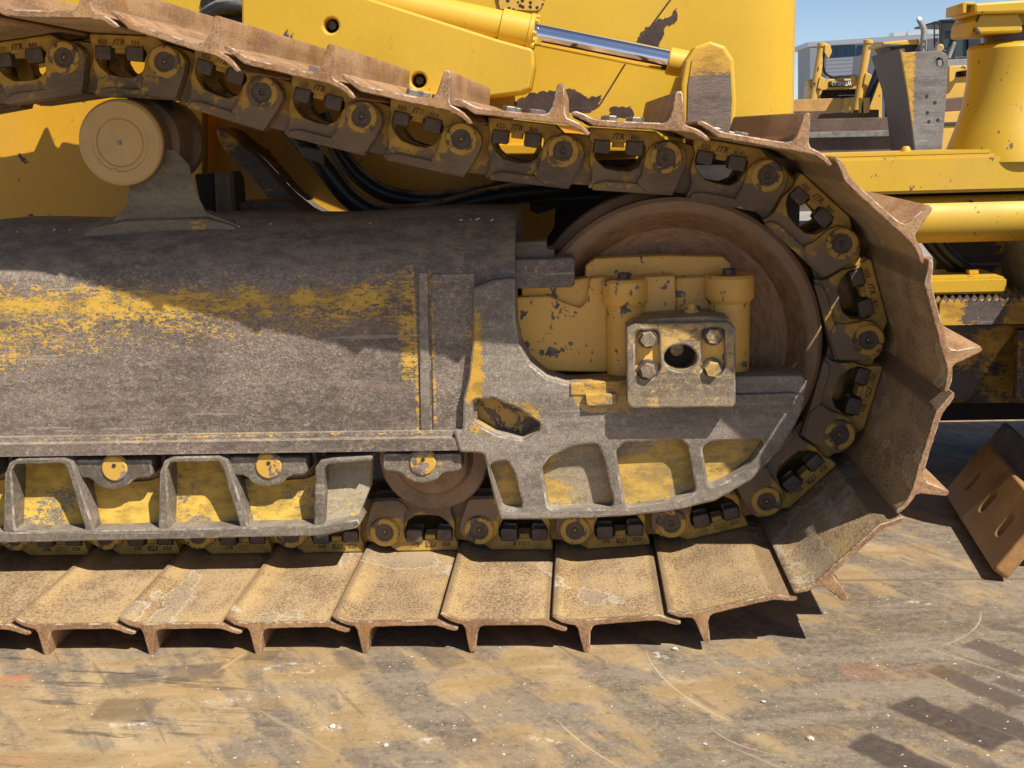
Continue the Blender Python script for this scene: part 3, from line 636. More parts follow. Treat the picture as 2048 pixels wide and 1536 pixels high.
# --- hull and hood behind the track
HY = .70
part(plate, 'hull_side', tr([(-500, 60), (-500, 520), (260, 520), (405, 470), (405, 120)], HY), HY, HY+.05, MAT['chassis'], None, (), .004, .01)
part(plate, 'hull_recess', tr([(380, 60), (380, 540), (700, 520), (1030, 490), (1090, 482), (1108, 455), (1112, 395), (1112, 330), (1300, 310), (1300, 265), (1000, 240), (700, 150)], HY+.12), HY+.12, HY+.15, MAT['chassis'], None, (), .004, .01)
part(plate, 'hull_shade_ledge', tr([(930, 289), (1300, 287), (1300, 302), (1180, 303), (1150, 309), (930, 309)], .64), .64, HY+.12, MAT['chassis'], None, (), .004)
part(plate, 'hull_shade_ledge', tr([(380, 100), (700, 160), (700, 190), (380, 130)], .60), .60, HY+.12, MAT['chassis'], None, (), .004)  # added behind the track to shade the hull; gap after it lets sun through
part(plate, 'hull_shade_ledge', tr([(835, 180), (940, 200), (940, 225), (835, 210)], .60), .60, HY+.12, MAT['chassis'], None, (), .004)  # second added overhang, hidden by the track, keeps the hull shaded
part(box, 'belly_dark_filler', -1.2, 1.55, .95, 2.1, .35, 1.0, MAT['dark'], None, .01)  # dark filler body, the black void under the machine put into its colour
part(box, 'engine_dark_filler', 1.05, 1.75, .86, 2.0, .40, .86, MAT['dark'], None, .01)  # dark filler box, paints the void right of the hull black
GYB = .645
box_pts = [(483, -60), (560, -60), (1000, 80), (1066, 98), (1068, 130), (1058, 178), (1040, 186), (880, 206), (800, 190), (483, 60)]
part(plate, 'cylinder_guard', tr(box_pts, GYB), GYB, GYB+.2, MAT['hood'], None, [tr([(x+15*math.cos(t*math.pi/12), y+15*math.sin(t*math.pi/12)) for t in range(24)], GYB) for x, y in ((662, 51), (837, 161))], .006, .010)
for q in ((662, 51), (837, 161)):
    c = at(*q, GYB+.03); part(link_obj, 'bolt', hexmesh(.012, .02, 'Y'), MAT['boltsteel']).matrix_basis = Matrix.Translation((c[0]+.003, GYB+.05, c[1])) @ Matrix.Rotation(math.pi, 4, 'Z')
    part(lathe, 'bolt_seat', [(0, 0), (.03, 0), (.03, .01)], 'Y', (c[0], GYB+.055, c[1]), MAT['black'], None, 20)
# hood side: a tall panel whose front edge rounds away
hx0 = at(300, 100, .90)[0]; hx1 = at(1604, 100, .90)[0]
secs = []
for z in (at(1200, 300, .90)[1]-.25, .95, 1.05, 1.15, 1.3, 1.5):
    secs.append([(hx0-.4, .90, z), (hx0, .90, z), (hx1-.30, .90, z), (hx1-.16, .903, z), (hx1-.08, .915, z), (hx1-.03, .94, z), (hx1-.005, .98, z), (hx1, 1.05, z), (hx1, 1.95, z), (hx0-.4, 1.95, z)])
part(loft, 'hood', secs, MAT['hood'], None, True)
part(tube, 'panel_seam', [at3(1348, -10, .899), at3(1275, 90, .899), at3(1212, 190, .899), at3(1196, 212, .899), at3(1175, 217, .899), at3(1100, 220, .899)], .0022, MAT['chip'], None, 8, 8)
def ragged(name, pts, Y, mat, seed, amp=.006, sub=7):
    rnd = random.Random(seed); q = tr(pts, Y); out = []
    for i in range(len(q)):
        a = Vector(q[i]); b = Vector(q[(i+1) % len(q)])
        for k in range(sub):
            p = a.lerp(b, k/sub); out.append((p.x+rnd.uniform(-amp, amp), p.y+rnd.uniform(-amp, amp)))
    return part(plate, name, out, Y, Y+.004, mat, None, (), 0)
ragged('paint_loss', [(1282, 66), (1310, 42), (1345, 30), (1352, 14), (1354, 40), (1330, 55), (1318, 92), (1270, 88)], .8975, MAT['chip'], 3, .004)
ragged('paint_loss', [(1030, 202), (1060, 188), (1105, 180), (1150, 178), (1175, 195), (1205, 190), (1195, 214), (1180, 222), (1035, 222)], .8975, MAT['chip'], 4, .004)
ragged('paint_loss', [(1220, 216), (1262, 212), (1270, 235), (1225, 235)], .8975, MAT['chip'], 5, .004)
part(plate, 'hood_opening_shade', tr([(408, -30), (400, 8), (408, 30), (440, 52), (500, 70), (500, -30)], .894), .894, .899, MAT['black'], None, (), .001, .01)  # black plate on the hood, shade of a recess put into colour
part(tube, 'hydraulic_hose', [at3(405, 40, .86), at3(428, 22, .86), at3(455, 14, .86), at3(500, 18, .87)], .022, MAT['hose'], None)
# mesh grille
gm = NT('punched_grille'); vv = gm.voro(78, vec=gm.raw); gc = gm.mix(gm.ss(vv, .36, .42), (.02, .015, .01), (.50, .30, .05)); MAT['grille'] = gm.fin(gc, .5)
part(plate, 'grille', tr([(990, -20), (1092, -20), (1088, 8), (1076, 22), (1000, 18)], .89), .893, .897, MAT['grille'], None, (), .001, .004)

# --- lift cylinder
LY = .74
A, B = at3(560, -40, LY), at3(1066, 68, LY); Cc = at3(1338, 122, LY); ax = (B-A).normalized()
bar = part(lathe, 'lift_cylinder', [(0, 0), (.041, 0), (.041, (B-A).length-.085), (.047, (B-A).length-.082), (.047, (B-A).length-.012), (.050, (B-A).length-.010), (.050, (B-A).length), (.028, (B-A).length+.003), (0, (B-A).length+.003)], ax, A, MAT['hood'], None, 48)
part(cyl, 'piston_rod', B-ax*.05, Cc, .0285, MAT['chrome'], None, 40)
part(cyl, 'rod_end', Cc-ax*.004, Cc+(Cc-B).normalized()*.06, .034, MAT['hood'], None, 32)
for t in range(8):
    u = ax.orthogonal().normalized(); w = ax.cross(u); d = (u*math.cos(t*math.pi/4)+w*math.sin(t*math.pi/4))*.042
    part(cyl, 'gland_bolt', B+d, B+d+ax*.010, .0065, MAT['hood'], None, 6, .001)
cl = [(1366, 330), (1366, 250), (1362, 170), (1371, 122), (1390, 93), (1420, 82), (1450, 92), (1468, 120), (1473, 200), (1466, 330)]
part(plate, 'lift_clevis', tr(cl, .60), .60, .70, MAT['hood'], None, (), .006, .012)
fi = [(1372, 330), (1376, 170), (1384, 120), (1400, 98), (1422, 90), (1444, 97), (1460, 120), (1464, 200), (1458, 330)]
part(plate, 'clevis_face', tr(fi, .598), .5965, .61, MAT['clevisface'], None, (), .001, .008)
part(plate, 'clevis_rib', tr([(1318, 330), (1340, 190), (1352, 155), (1368, 152), (1368, 330)], .64), .635, .67, MAT['hood'], None, (), .003)

# --- hoses and brackets under the hull
part(tube, 'hydraulic_hose', [at3(560, 230, .52), at3(640, 320, .50), at3(700, 395, .50), at3(765, 428, .50), at3(860, 425, .50), at3(960, 400, .50), at3(1050, 385, .52), at3(1200, 375, .55)], .026, MAT['hose'], None, 18)
part(tube, 'hydraulic_hose', [at3(640, 230, .58), at3(690, 320, .58), at3(740, 370, .58), at3(800, 395, .58), at3(880, 400, .57), at3(980, 382, .56), at3(1060, 350, .56), at3(1150, 330, .58)], .022, MAT['hose'], None, 18)
part(plate, 'hose_bracket', tr([(1060, 376), (1190, 370), (1200, 410), (1160, 418), (1110, 416), (1075, 428), (1060, 420)], .58), .57, .66, MAT['dark'], None, (), .003)
part(plate, 'hose_clip', tr([(600, 290), (650, 300), (655, 330), (610, 312)], .50), .468, .52, MAT['bladegrey'], None, (), .003, .004)
# stay plate that catches the sun
part(plate, 'stay_plate', tr([(430, 255), (452, 262), (520, 318), (575, 385), (612, 418), (720, 480), (600, 480), (555, 420), (500, 352), (440, 290)], .66), .66, HY+.12, MAT['flaky'], None, (), .004)
part(plate, 'stop_block', tr([(388, 348), (452, 345), (460, 360), (466, 436), (420, 436), (398, 400)], .28), .28, .40, MAT['dark'], None, (), .004, .006)
part(plate, 'stop_pad', tr([(428, 345), (458, 346), (464, 430), (432, 432)], .26), .26, .30, MAT['mount'], None, (), .004, .006)
part(plate, 'cross_plate', tr([(468, 406), (560, 405), (600, 432), (606, 470), (468, 470)], .34), .34, .5, MAT['mount'], None, (), .003)

# --- blade frame in front
box_y = .66
x0 = at(1560, 340, box_y)[0]; x1 = at(2180, 340, box_y)[0]
zt = at(1850, 311, box_y)[1]; zb = at(1850, 387, box_y)[1]
part(box, 'push_beam', x0, x1, box_y, box_y+.16, zb, zt, MAT['beam'], None, .008)
part(box, 'beam_top_plate', at(1610, 300, .70)[0], at(1975, 300, .70)[0], box_y+.012, box_y+.15, zt-.001, zt+.010, MAT['beam'], None, .003)
c = at(1812, 296, .72); part(lathe, 'weld_nub', [(0, .014), (.008, .013), (.012, .006), (.013, 0)], 'Z', (c[0], .72, zt+.009), MAT['chassis'], None, 14)
tz = at(1900, 438, .72)[1]; tr_ = at(1900, 391, .72)[1]-tz
part(plate, 'gap_blackout', tr([(1640, 372), (2200, 372), (2200, 410), (1640, 410)], .80), .80, .83, MAT['dark'], None)  # added dark plate that keeps the gap under the beam dark
part(cyl, 'angle_cylinder', (at(1770, 438, .72)[0], .72, tz), (at(2200, 438, .72)[0], .72, tz), tr_, MAT['beam'], None, 48, .008)
# tower with swept foot
tx = at(2022, 150, .80)[0]; sc = .00128
def zz(py): return at(2000, py, .80)[1]
tw = part(lathe, 'pivot_tower', [(0, zz(84)), (.075, zz(85)), (.104, zz(92)), (.109, zz(98)), (.106, zz(130)), (.108, zz(170)), (.116, zz(215)), (.130, zz(255)), (.150, zz(300)), (.155, zz(320))], 'Z', (tx, .80, 0), MAT['beam'], None, 56)
part(loft, 'tower_gusset', [[(at(a, b, .80)[0], Y_, at(a, b, .80)[1]) for a, b in [(1960, 310), (1975, 250), (1998, 205), (2025, 180), (2060, 165), (2200, 150), (2200, 310)]] for Y_ in (.69, .72, .80)], MAT['beam'], None, True)
part(lathe, 'pivot_neck', [(.07, zz(86)), (.07, zz(60)), (.05, zz(55))], 'Z', (tx, .80, 0), MAT['boltsteel'], None, 40)
part(plate, 'pivot_block', tr([(1943, 70), (1946, 42), (1955, 30), (2032, 28), (2040, 45), (2040, 66)], .72), .70, .90, MAT['beam'], None, (), .006, .008)
part(plate, 'pivot_block', tr([(2034, 66), (2038, 26), (2140, 20), (2140, 66)], .75), .76, .90, MAT['chassis'], None, (), .004)
part(plate, 'pivot_channel', tr([(1950, 28), (1949, 6), (2160, -8), (2160, 22)], .68), .68, .86, MAT['beam'], None, (), .006, .006)
part(plate, 'channel_lip', tr([(1925, 26), (1926, 6), (1932, 3), (1952, 5), (1952, 10), (1934, 9), (1933, 26)], .70), .70, .84, MAT['beam'], None, (), .002)
# lower structure
part(plate, 'frame_web', tr([(1880, 470), (2200, 470), (2200, 640), (1860, 640)], .90), .90, .94, MAT['flaky'], None)
part(tube, 'hydraulic_hose', [at3(1840, 460, .80), at3(1870, 500, .80), at3(1905, 535, .80), at3(1950, 560, .82)], .016, MAT['hose'], None)
part(tube, 'hydraulic_hose', [at3(1870, 470, .78), at3(1895, 505, .78), at3(1930, 535, .78), at3(1960, 560, .80)], .014, MAT['hose'], None)
bxz0, bxz1 = at(1950, 588, .66)[1], at(1950, 556, .66)[1]
part(box, 'cover_box', at(1800, 560, .66)[0], at(2014, 570, .66)[0], .66, .86, bxz0, bxz1, MAT['beam'], None, .006)
part(box, 'cover_lug', at(1938, 545, .72)[0], at(1958, 545, .72)[0], .72, .75, bxz1-.001, bxz1+.012, MAT['chassis'], None, .002)
# serrated step
sy = .60; teeth = []
x = at(1880, 600, sy)[0]; xe = at(2180, 600, sy)[0]; z1 = at(1950, 606, sy)[1]
top = [(x, z1+.0)]
while x < xe: top += [(x+.006, z1+.012), (x+.016, z1+.0)]; x += .018
zl = at(1950, 650, sy)[1]
part(plate, 'step_front', top + [(xe+.02, zl), (at(1880, 600, sy)[0], zl)], sy, sy+.012, MAT['flaky'], None, (), .001)
part(box, 'step_tread', at(1870, 600, sy)[0], xe, sy+.012, .88, z1-.012, z1+.002, MAT['flaky'], None, .002)
x = at(1880, 600, sy)[0]+.004
for r_ in range(3):
    me_pts = []
    q = x
    top = [(q, z1+.002)]
    while q < xe: top += [(q+.006, z1+.014), (q+.016, z1+.002)]; q += .018
    part(plate, 'step_tooth_row', top+[(xe+.02, z1-.006), (x, z1-.006)], sy+.05+r_*.06, sy+.058+r_*.06, MAT['flaky'], None, (), 0)
ar = [(1960+ (2040-1960)*0, 796)]
part(plate, 'step_support', tr([(1840, 650), (2200, 650), (2200, 660), (2060, 655), (2028, 668), (2000, 700), (1975, 745), (1962, 760), (1940, 800), (1840, 800)], .70), .70, .73, MAT['flaky'], None, (), .003, .006)
part(plate, 'step_gusset', tr([(2036, 660), (2200, 660), (2200, 800), (2032, 800), (2036, 740)], .66), .66, .69, MAT['flaky'], None, (), .003)
part(plate, 'lower_web', tr([(1840, 640), (2200, 640), (2200, 806), (1840, 806)], .84), .84, .87, MAT['flaky'], None)
part(box, 'cross_beam', 1.55, 2.9, .95, 1.15, .10, .34, MAT['dark'], None, .01)

# --- blade end with end bit, lying across the machine (runs along Y)
b0 = gnd(1986, 1143, .025); l0 = gnd(1886, 985, .025); t0 = at3(1970, 882, l0.y); up = t0-l0
nrm = (l0-b0).cross(up).normalized()
if nrm.x > 0: nrm = -nrm
th = .035
def quad_plate(name, a, b, c, d, th, mat, slots=()):
    """plate a-b-c-d with thickness th to the back of nrm, real slot holes"""
    U = (b-a); W = (d-a); lu, lw = U.length, W.length; U = U/lu; W = (W-U*W.dot(U)).normalized(); lw = (d-a).dot(W); sk = (d-a).dot(U)
    pts = [(0, 0), (lu, 0), (lu+sk, lw), (sk, lw)]
    me = curve_mesh([rounded(pts, .014, 5)]+[rounded(s, .016, 6) for s in slots], th, .006, 2)
    N_ = U.cross(W)
    if N_.dot(nrm) < 0: sg = -1
    else: sg = 1
    for v in me.vertices: x, y, z = v.co; v.co = a+U*x+W*y+N_*(z-sg*th/2)
    return part(link_obj, name, smooth(me), mat), U, W, lu, lw, sk
L1 = (l0-b0).length; W1 = up.length
slots = []
for f in (.20, .50, .80):
    cx = L1*f+up.dot((l0-b0).normalized())*.45; cz = W1*.48; slots.append([(cx-.016, cz-.026), (cx+.016, cz-.026), (cx+.016, cz+.026), (cx-.016, cz+.026)])
quad_plate('blade_end_bit', b0, l0, l0+up, b0+up, th, MAT['endbit'], slots)
sh_ = -nrm*.06+up*.55
quad_plate('blade_rib', b0+sh_+(l0-b0)*.12, l0+sh_+(l0-b0)*.3, l0+sh_+(l0-b0)*.3+up*.8, b0+sh_+(l0-b0)*.12+up*.8, .03, MAT['bladegrey'])

bx = [(2.40+.10*math.cos(t*.45), .05+t*.072) for t in range(10)]
part(loft, 'moldboard', [[(x, Y, z) for x, z in bx]+[(x+.03, Y, z) for x, z in bx[::-1]] for Y in (.05, .4, .7, 1.0)], MAT['bladegrey'], None, True)

# ------------------------------------------------------------------ other machines in the yard
MAT['y2'] = paint('weathered_machine_yellow', col=(.62, .36, .06), chip=.64, speck=.72, dirt=.35, scale=4)
MAT['glass'] = plain('dark_cab_glass', (.03, .045, .045), .12, 0, .2, 2, 0)
MAT['blackmetal'] = plain('black_cab_metal', (.018, .02, .024), .45, 0, .3, 3, .1)
MAT['rustdark'] = plain('dark_brown_blade_steel', (.105, .065, .045), .65, .05, .35, 3, .3)
MAT['orange'] = plain('orange_brown_steel', (.42, .225, .07), .6, .05, .25, 3, .2)
MAT['greypipe'] = plain('grey_exhaust_pipe', (.26, .25, .24), .5, .2, .2, 5, .1)
MAT['endplate'] = worn('blade_end_plate_steel', lambda n: n.ss(n.x, at(1842, 200, 7)[0], at(1816, 200, 7)[0]), .35, steel=(.22, .19, .165), lightc=(.38, .34, .3), dust=0)
MAT['white'] = plain('white_letter_paint', (.8, .8, .8), .5, 0, .03, 3, 0)
def own(root):
    inv = Matrix.Translation(-root.location)
    def f(o): o.parent = root; o.matrix_parent_inverse = inv; return o
    return f
def base(px, Y):
    q = at3(px, 300, Y); return (q.x, Y, -.03)

# second bulldozer: lift cylinders and radiator guard face us
BYY = 20.0
root = tag(empty('bulldozer', base(1690, BYY)), 'weathered yellow bulldozer with two raised lift cylinders and a lettered radiator guard', 'bulldozer', 'machines parked in the yard'); A_ = own(root)
def bc(name, p, q, r, Y, mat, Yq=None): return A_(cyl(name, at3(*p, Y), at3(*q, Yq or Y), r, mat, None, 20, .01))
def bp(name, pts, Y, d, mat, holes=(), r=0): return A_(plate(name, tr(pts, Y), Y, Y+d, mat, None, holes, min(.012, d*.2), r))
for (p, q, m) in (((1622, 222), (1645, 86), (1632, 168)), ((1712, 222), (1737, 80), (1724, 160))):
    bc('lift_cylinder', p, q, .068, BYY-.5, MAT['y2'])
    bp('trunnion', [(m[0]-16, m[1]-8), (m[0]+14, m[1]-14), (m[0]+16, m[1]+8), (m[0]-12, m[1]+12)], BYY-.45, .3, MAT['y2'], (), .03)
    bp('trunnion_cap', [(m[0]+8, m[1]-16), (m[0]+20, m[1]-10), (m[0]+14, m[1]+14), (m[0]+3, m[1]+8)], BYY-.60, .12, MAT['y2'], (), .02)
    bc('cylinder_head', (q[0]-1, q[1]+8), q, .085, BYY-.5, MAT['y2'])
bp('lamp_plate', [(1650, 88), (1661, 90), (1664, 104), (1657, 119), (1649, 105)], BYY-.6, .05, MAT['y2'], (), .02)
bp('tail_plate', [(1728, 80), (1744, 80), (1744, 92), (1738, 108), (1730, 100)], BYY-.4, .05, MAT['blackmetal'], (), .01)
bp('radiator_guard', [(1640, 178), (1650, 164), (1656, 158), (1712, 157), (1724, 168), (1724, 235), (1636, 235), (1636, 195)], BYY, .5, MAT['y2'], [tr([(1645, 180), (1716, 178), (1716, 197), (1640, 198)], BYY)], .03)
bp('grille_back', [(1640, 176), (1720, 176), (1720, 200), (1638, 200)], BYY+.12, .1, MAT['blackmetal'])
for i in range(4): bp('grille_bar', [(1640, 181+i*5), (1718, 179+i*5), (1718, 181.5+i*5), (1640, 183.5+i*5)], BYY+.05, .04, MAT['dark'])
nb = bp('name_strip', [(1658, 163), (1708, 161), (1708, 172), (1658, 174)], BYY-.02, .02, MAT['blackmetal'])
tm = text_mesh('CATERPILLAR', .105, .01); c = at3(1683, 167.5, BYY-.03)
wv = max(v.co.x for v in tm.vertices)-min(v.co.x for v in tm.vertices); k = (at3(1703, 167, BYY).x-at3(1663, 167, BYY).x)/wv
for v in tm.vertices: q = v.co.copy(); v.co = (c.x+q.x*k, BYY-.03-q.z, c.z+q.y-q.x*k*.02)
A_(link_obj('lettering', tm, MAT['white']))
bp('engine_cover', [(1670, 152), (1690, 150), (1712, 148), (1712, 158), (1670, 160)], BYY+.2, .6, MAT['blackmetal'])
A_(tube('hose', [at3(1648, 105, BYY-.55), at3(1646, 130, BYY-.5), at3(1652, 148, BYY-.4), at3(1672, 157, BYY-.1)], .022, MAT['black'], None, 10))
bp('blade_top', [(1560, 200), (1683, 196), (1683, 222), (1560, 224)], BYY-1.6, .05, MAT['orange'])
for a, b in ((1690, 1700), (1702, 1708), (1718, 1724), (1728, 1740)): bp('blade_rib', [(a, 196), (b, 195), (b-1, 225), (a, 226)], BYY-1.5, .05, MAT['y2'])
bp('blade_back', [(1560, 222), (1758, 219), (1758, 240), (1560, 242)], BYY-1.3, .2, MAT['rustdark'])
bp('side_panel', [(1742, 160), (1764, 150), (1764, 250), (1738, 250)], BYY+.3, .4, MAT['y2'], (), .03)
bc('tilt_cylinder', (1762, 128), (1722, 236), .075, BYY-1.0, MAT['blackmetal'])
bp('body', [(1648, 165), (1760, 160), (1760, 330), (1640, 330)], BYY+.6, 2.0, MAT['y2'])
bp('track', [(1600, 240), (1650, 238), (1650, 345), (1600, 347)], BYY+.5, 2.5, MAT['dark'], (), .1)
bp('track', [(1725, 238), (1775, 236), (1775, 340), (1725, 342)], BYY+.5, 2.5, MAT['dark'], (), .1)

# third bulldozer: exhaust and black cab above the standing blade
CYY = 17.0
root = tag(empty('bulldozer', base(1860, CYY)), 'bulldozer with black cab and curved grey exhaust pipe behind the upright blade', 'bulldozer', 'machines parked in the yard'); A_ = own(root)
A_(tube('exhaust_pipe', [at3(1846, 115, CYY), at3(1847, 85, CYY), at3(1848, 62, CYY), at3(1844, 50, CYY), at3(1839, 40, CYY), at3(1840, 37, CYY-.02)], lambda t: .052-.012*t, MAT['greypipe'], None, 16))
bp('hood_top', [(1766, 84), (1840, 78), (1842, 88), (1766, 92)], CYY+.1, 1.0, MAT['y2'], (), .02)
bp('engine', [(1776, 91), (1850, 88), (1862, 115), (1790, 115)], CYY+.2, .9, MAT['blackmetal'])
bp('hood_side', [(1765, 88), (1800, 88), (1800, 92), (1765, 94)], CYY+.05, .04, MAT['boltsteel'])
cabf = [(1881, 122), (1883, 42), (1888, 39), (1962, 34), (1962, 120)]
bp('cab', cabf, CYY, .10, MAT['blackmetal'], [tr([(1890, 64), (1908, 63), (1906, 86), (1892, 100), (1888, 100)], CYY), tr([(1914, 63), (1933, 61), (1936, 66), (1936, 112), (1910, 114)], CYY)], .02)
bp('cab_glass', [(1886, 60), (1950, 58), (1950, 118), (1886, 118)], CYY+.06, .02, MAT['glass'])
bp('cab_rear', cabf, CYY+1.4, .1, MAT['blackmetal'])
bp('cab_roof', [(1881, 43), (1883, 39), (1966, 33), (1966, 44)], CYY-.02, 1.5, MAT['blackmetal'])
for x in (1869, 1880): bc('rail_post', (x, 96), (x-.5, 42), .012, CYY-.2, MAT['blackmetal'])
for y in (44, 56, 70, 88): bc('rail', (1869, y+.4), (1881, y), .010, CYY-.2, MAT['blackmetal'])
A_(cyl('work_lamp', at3(1880, 96, CYY-.35), at3(1880, 95, CYY-.15), .055, MAT['hub'], None, 16, .01))
bp('lamp_box', [(1870, 76), (1876, 75), (1876, 84), (1870, 85)], CYY-.3, .1, MAT['blackmetal'])
bc('cab_strut', (1897, 117), (1909, 84), .03, CYY-.3, MAT['greypipe'])
bc('antenna', (1902, 38), (1915, 27), .006, CYY+.4, MAT['blackmetal'])
bp('cab_sill', [(1876, 120), (1962, 116), (1962, 130), (1876, 134)], CYY-.1, 1.6, MAT['greypipe'])
bp('body_panel', [(1894, 150), (1905, 136), (1962, 130), (1962, 212), (1890, 216)], CYY+.05, 1.0, MAT['y2'], [tr([(1912, 142), (1938, 140), (1938, 152), (1914, 154)], CYY)], .03)
bp('arm', [(1898, 132), (1938, 130), (1936, 140), (1912, 144), (1908, 160), (1898, 166)], CYY-.15, .15, MAT['y2'], (), .03)
bp('final_drive', [(1886, 198), (1962, 190), (1962, 222), (1888, 224)], CYY-.2, .3, MAT['rustdark'], (), .05)
bp('track', [(1882, 224), (1962, 220), (1962, 350), (1875, 355)], CYY-.3, 1.5, MAT['y2'])
bp('track_gap', [(1880, 245), (1962, 242), (1962, 250), (1880, 253)], CYY-.32, .05, MAT['dark'])
bp('engine_bay', [(1800, 112), (1890, 110), (1890, 350), (1800, 350)], CYY+.6, 1.0, MAT['dark'])

# upright blade with a hole in its end plate
root = tag(empty('dozer_blade', base(1840, 7)), 'upright worn grey dozer blade with a lifting hole in its end plate', 'blade'); A_ = own(root)
hexh = [(1878.5+8.5*math.cos(i*math.pi/3+.4), 125+11*math.sin(i*math.pi/3+.4)) for i in range(6)]
e = [(1800, 97), (1806, 105), (1880, 101), (1893, 108), (1897, 120), (1890, 230), (1884, 300), (1880, 420), (1832, 420), (1830, 300), (1823, 240), (1814, 175), (1806, 130)]
A_(plate('end_plate', tr(e, 7.0), 7.0, 7.03, MAT['endplate'], None, [tr(hexh, 7.0)], .004, .015, .004))
near = [(1800, 97), (1806, 130), (1814, 175), (1823, 240), (1829, 300), (1831, 420)]; far = [(1742, 113), (1752, 142), (1763, 178), (1775, 240), (1781, 300), (1784, 400)]
A_(loft('moldboard', [[at3(*p, 7.03) for p in near]+[at3(p[0]+9, p[1], 7.03) for p in near[::-1]], [at3(*p, 8.1) for p in far]+[at3(p[0]+9, p[1], 8.1) for p in far[::-1]]], MAT['rustdark'], None, True))
for q in ((1854, 192), (1870, 205), (1855, 225), (1858, 243), (1876, 240)):
    cq = at(*q, 7.0); A_(lathe('bolt_head', [(0, -.004), (.012, -.003), (.014, .002)], 'Y', (cq[0], 7.0, cq[1]), MAT['dark'], None, 12))

# brown blade lying lower
root = tag(empty('dozer_blade', base(1700, 9)), 'long dark brown dozer blade resting low in front of the parked machines', 'blade'); A_ = own(root)
for nm, a, b, Y, d, m in (('moldboard', 236, 263, 9.0, .12, 'rustdark'), ('cutting_edge', 262, 274, 8.95, .16, 'bladegrey'), ('back_plate', 273, 420, 9.02, .10, 'rustdark')):
    A_(plate(nm, tr([(1500, a+5), (1800, a-2), (1800, b-2), (1500, b+5)], Y), Y, Y+d, MAT[m], None, (), .006))

# ------------------------------------------------------------------ building
WY = 46.0
n = NT('ribbed_sheet_wall'); w = n.math('SINE', n.mul(n.z, 42.0)); c = n.mix(n.ss(w, -.5, .5), (.52, .54, .57), (.66, .68, .70)); n.bump(w, .4, .02); MAT['ribbed'] = n.fin(c, .5)
MAT['fascia'] = plain('white_fascia', (.62, .64, .66), .5, 0, .05, 1, 0)
MAT['wallgrey'] = plain('grey_wall_panel', (.33, .34, .36), .6, 0, .08, 1, 0)
MAT['bluewin'] = plain('blue_window_glass', (.035, .07, .13), .15, 0, .25, .6, 0)
MAT['winframe'] = plain('blue_window_frame', (.05, .11, .24), .4, 0, .1, 2, 0)
root = tag(empty('industrial_building', base(1760, WY)), 'white and grey industrial hall with a band of blue windows and ribbed shutter', 'building'); A_ = own(root)
def wy(px): return WY+3.0-(px-1616)*.011
def wq(name, pts, off, d, mat):
    f_ = [at3(a, b, wy(a)+off) for a, b in pts]; g_ = [p+Vector((0, d, 0)) for p in f_]; return A_(loft(name, [f_, g_], mat, None, True))
def hz(x): return 239-(x-1620)*.0305
def ln(x, k): return hz(x)-(hz(1620)-k)*(1+(x-1620)*.00024)     # a level line on the facade that sits at row k at x = 1620
def strip(name, x0, x1, k0, k1, off, d, mat): return wq(name, [(x0, ln(x0, k0)), (x1, ln(x1, k0)), (x1, ln(x1, k1)), (x0, ln(x0, k1))], off, d, mat)
strip('wall', 1622, 2250, 92, 262, 0, 3.0, MAT['wallgrey'])
strip('fascia', 1616, 2260, 84, 93, -.35, 3.8, MAT['fascia'])
strip('roof_light', 1788, 1812, 76, 84, .5, .8, MAT['fascia']); strip('roof_light', 1816, 1880, 76, 84, .5, .8, MAT['fascia'])
strip('shutter', 1652, 1730, 119, 262, -.12, .1, MAT['ribbed'])
strip('wall_panel', 1621, 1634, 96, 262, -.1, .08, MAT['fascia'])
for i in range(4):
    a = 1655+i*19; fr = strip('window', a, a+18, 95, 118, -.14, .06, MAT['winframe']); pn = strip('pane', a+1.2, a+16.8, 97, 116, -.16, .03, MAT['bluewin']); pn.parent = fr; pn.matrix_parent_inverse = fr.matrix_world.inverted()

# shrub beside the hood edge
n = NT('leaf_green'); k = n.noise(3, 4); MAT['leaf'] = n.fin(n.mix(n.ss(k, .35, .65), (.03, .085, .015), (.10, .20, .04)), .6)
rnd = random.Random(5); c0 = at3(1590, 205, 30.0); verts, faces = [], []
for i in range(900):
    r = rnd.random()**.5; th = rnd.uniform(0, 6.283); hh = rnd.random()
    b = Vector((c0.x+r*.55*math.cos(th), 30+r*.55*math.sin(th), rnd.uniform(0, .9)*(1.35-.5*r)*1.15)); d = Vector((rnd.uniform(-.5, .5), rnd.uniform(-.5, .5), 1.2)).normalized()*rnd.uniform(.12, .3); sd = d.cross(Vector((rnd.uniform(-1, 1), rnd.uniform(-1, 1), .1))).normalized()*.02
    j = len(verts); verts += [b, b+d*.5+sd, b+d, b+d*.5-sd]; faces.append((j, j+1, j+2, j+3))
me = bpy.data.meshes.new('foliage'); me.from_pydata(verts, [], faces)
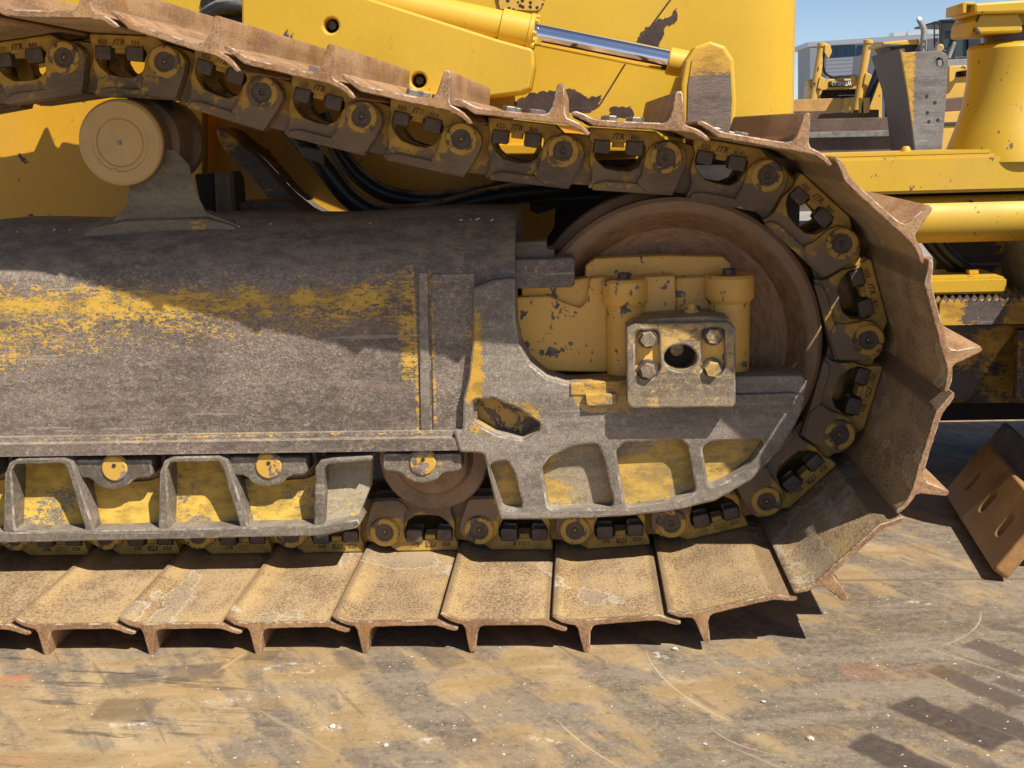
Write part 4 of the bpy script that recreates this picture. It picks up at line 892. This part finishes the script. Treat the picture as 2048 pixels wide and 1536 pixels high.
root = tag(empty('shrub', (c0.x, 30, -.03)), 'tall green grassy shrub growing in front of the building', 'shrub'); A_ = own(root)
A_(link_obj('foliage', me, MAT['leaf']))
for i in range(7):
    a = i*.9; A_(cyl('stem', (c0.x+.1*math.cos(a), 30+.1*math.sin(a), -.03), (c0.x+.4*math.cos(a), 30+.4*math.sin(a), 1.1), .015, MAT['leaf'], None, 6, .002))

# ------------------------------------------------------------------ pebbles and lumps of dirt
def rock(bm, c, r, rnd):
    m = bmesh.ops.create_icosphere(bm, subdivisions=1, radius=r)
    for v in m['verts']: v.co = Vector((v.co.x*rnd.uniform(.8, 1.3), v.co.y*rnd.uniform(.8, 1.3), v.co.z*.65))*rnd.uniform(.8, 1.15)+c
rnd = random.Random(11); bm = bmesh.new()
for i in range(110):
    px = rnd.uniform(0, 2048); py = rnd.uniform(1320, 1536); q = gnd(px, py); r = rnd.choice((.0008, .001, .001, .0013, .0018)); rock(bm, Vector((q.x, q.y, r*.4)), r, rnd)
for px, py, r in ((665, 1455, .006), (1527, 1405, .004), (772, 1492, .005), (1410, 1490, .004), (948, 1482, .004), (1350, 1300, .006), (1620, 1480, .006)):
    q = gnd(px, py); rock(bm, Vector((q.x, q.y, r*.4)), r, rnd)
MAT['pebble'] = plain('pale_pebble', (.50, .45, .37), .8, 0, .3, 300, .2)
me = bpy.data.meshes.new('pebbles'); bm.to_mesh(me); bm.free(); o = link_obj('pebbles', me, MAT['pebble']); o['kind'] = 'stuff'
tag(o, 'small pale stone chips scattered over the rusty deck', 'pebbles')
bm = bmesh.new()
for i in range(26):
    px = rnd.uniform(20, 1000); py = rnd.uniform(436, 470); p = at3(px, py, -.0); rock(bm, Vector((p.x, .0+rnd.uniform(-.01, .03), at(400, 452, .01)[1]+rnd.uniform(-.004, .004))), rnd.uniform(.002, .004), rnd)
me = bpy.data.meshes.new('crumbs'); bm.to_mesh(me); bm.free(); o = link_obj('dirt_crumbs', me, MAT['pebble']); o['kind'] = 'stuff'
tag(o, 'crumbs of dried dirt lying on top of the track frame', 'dirt')
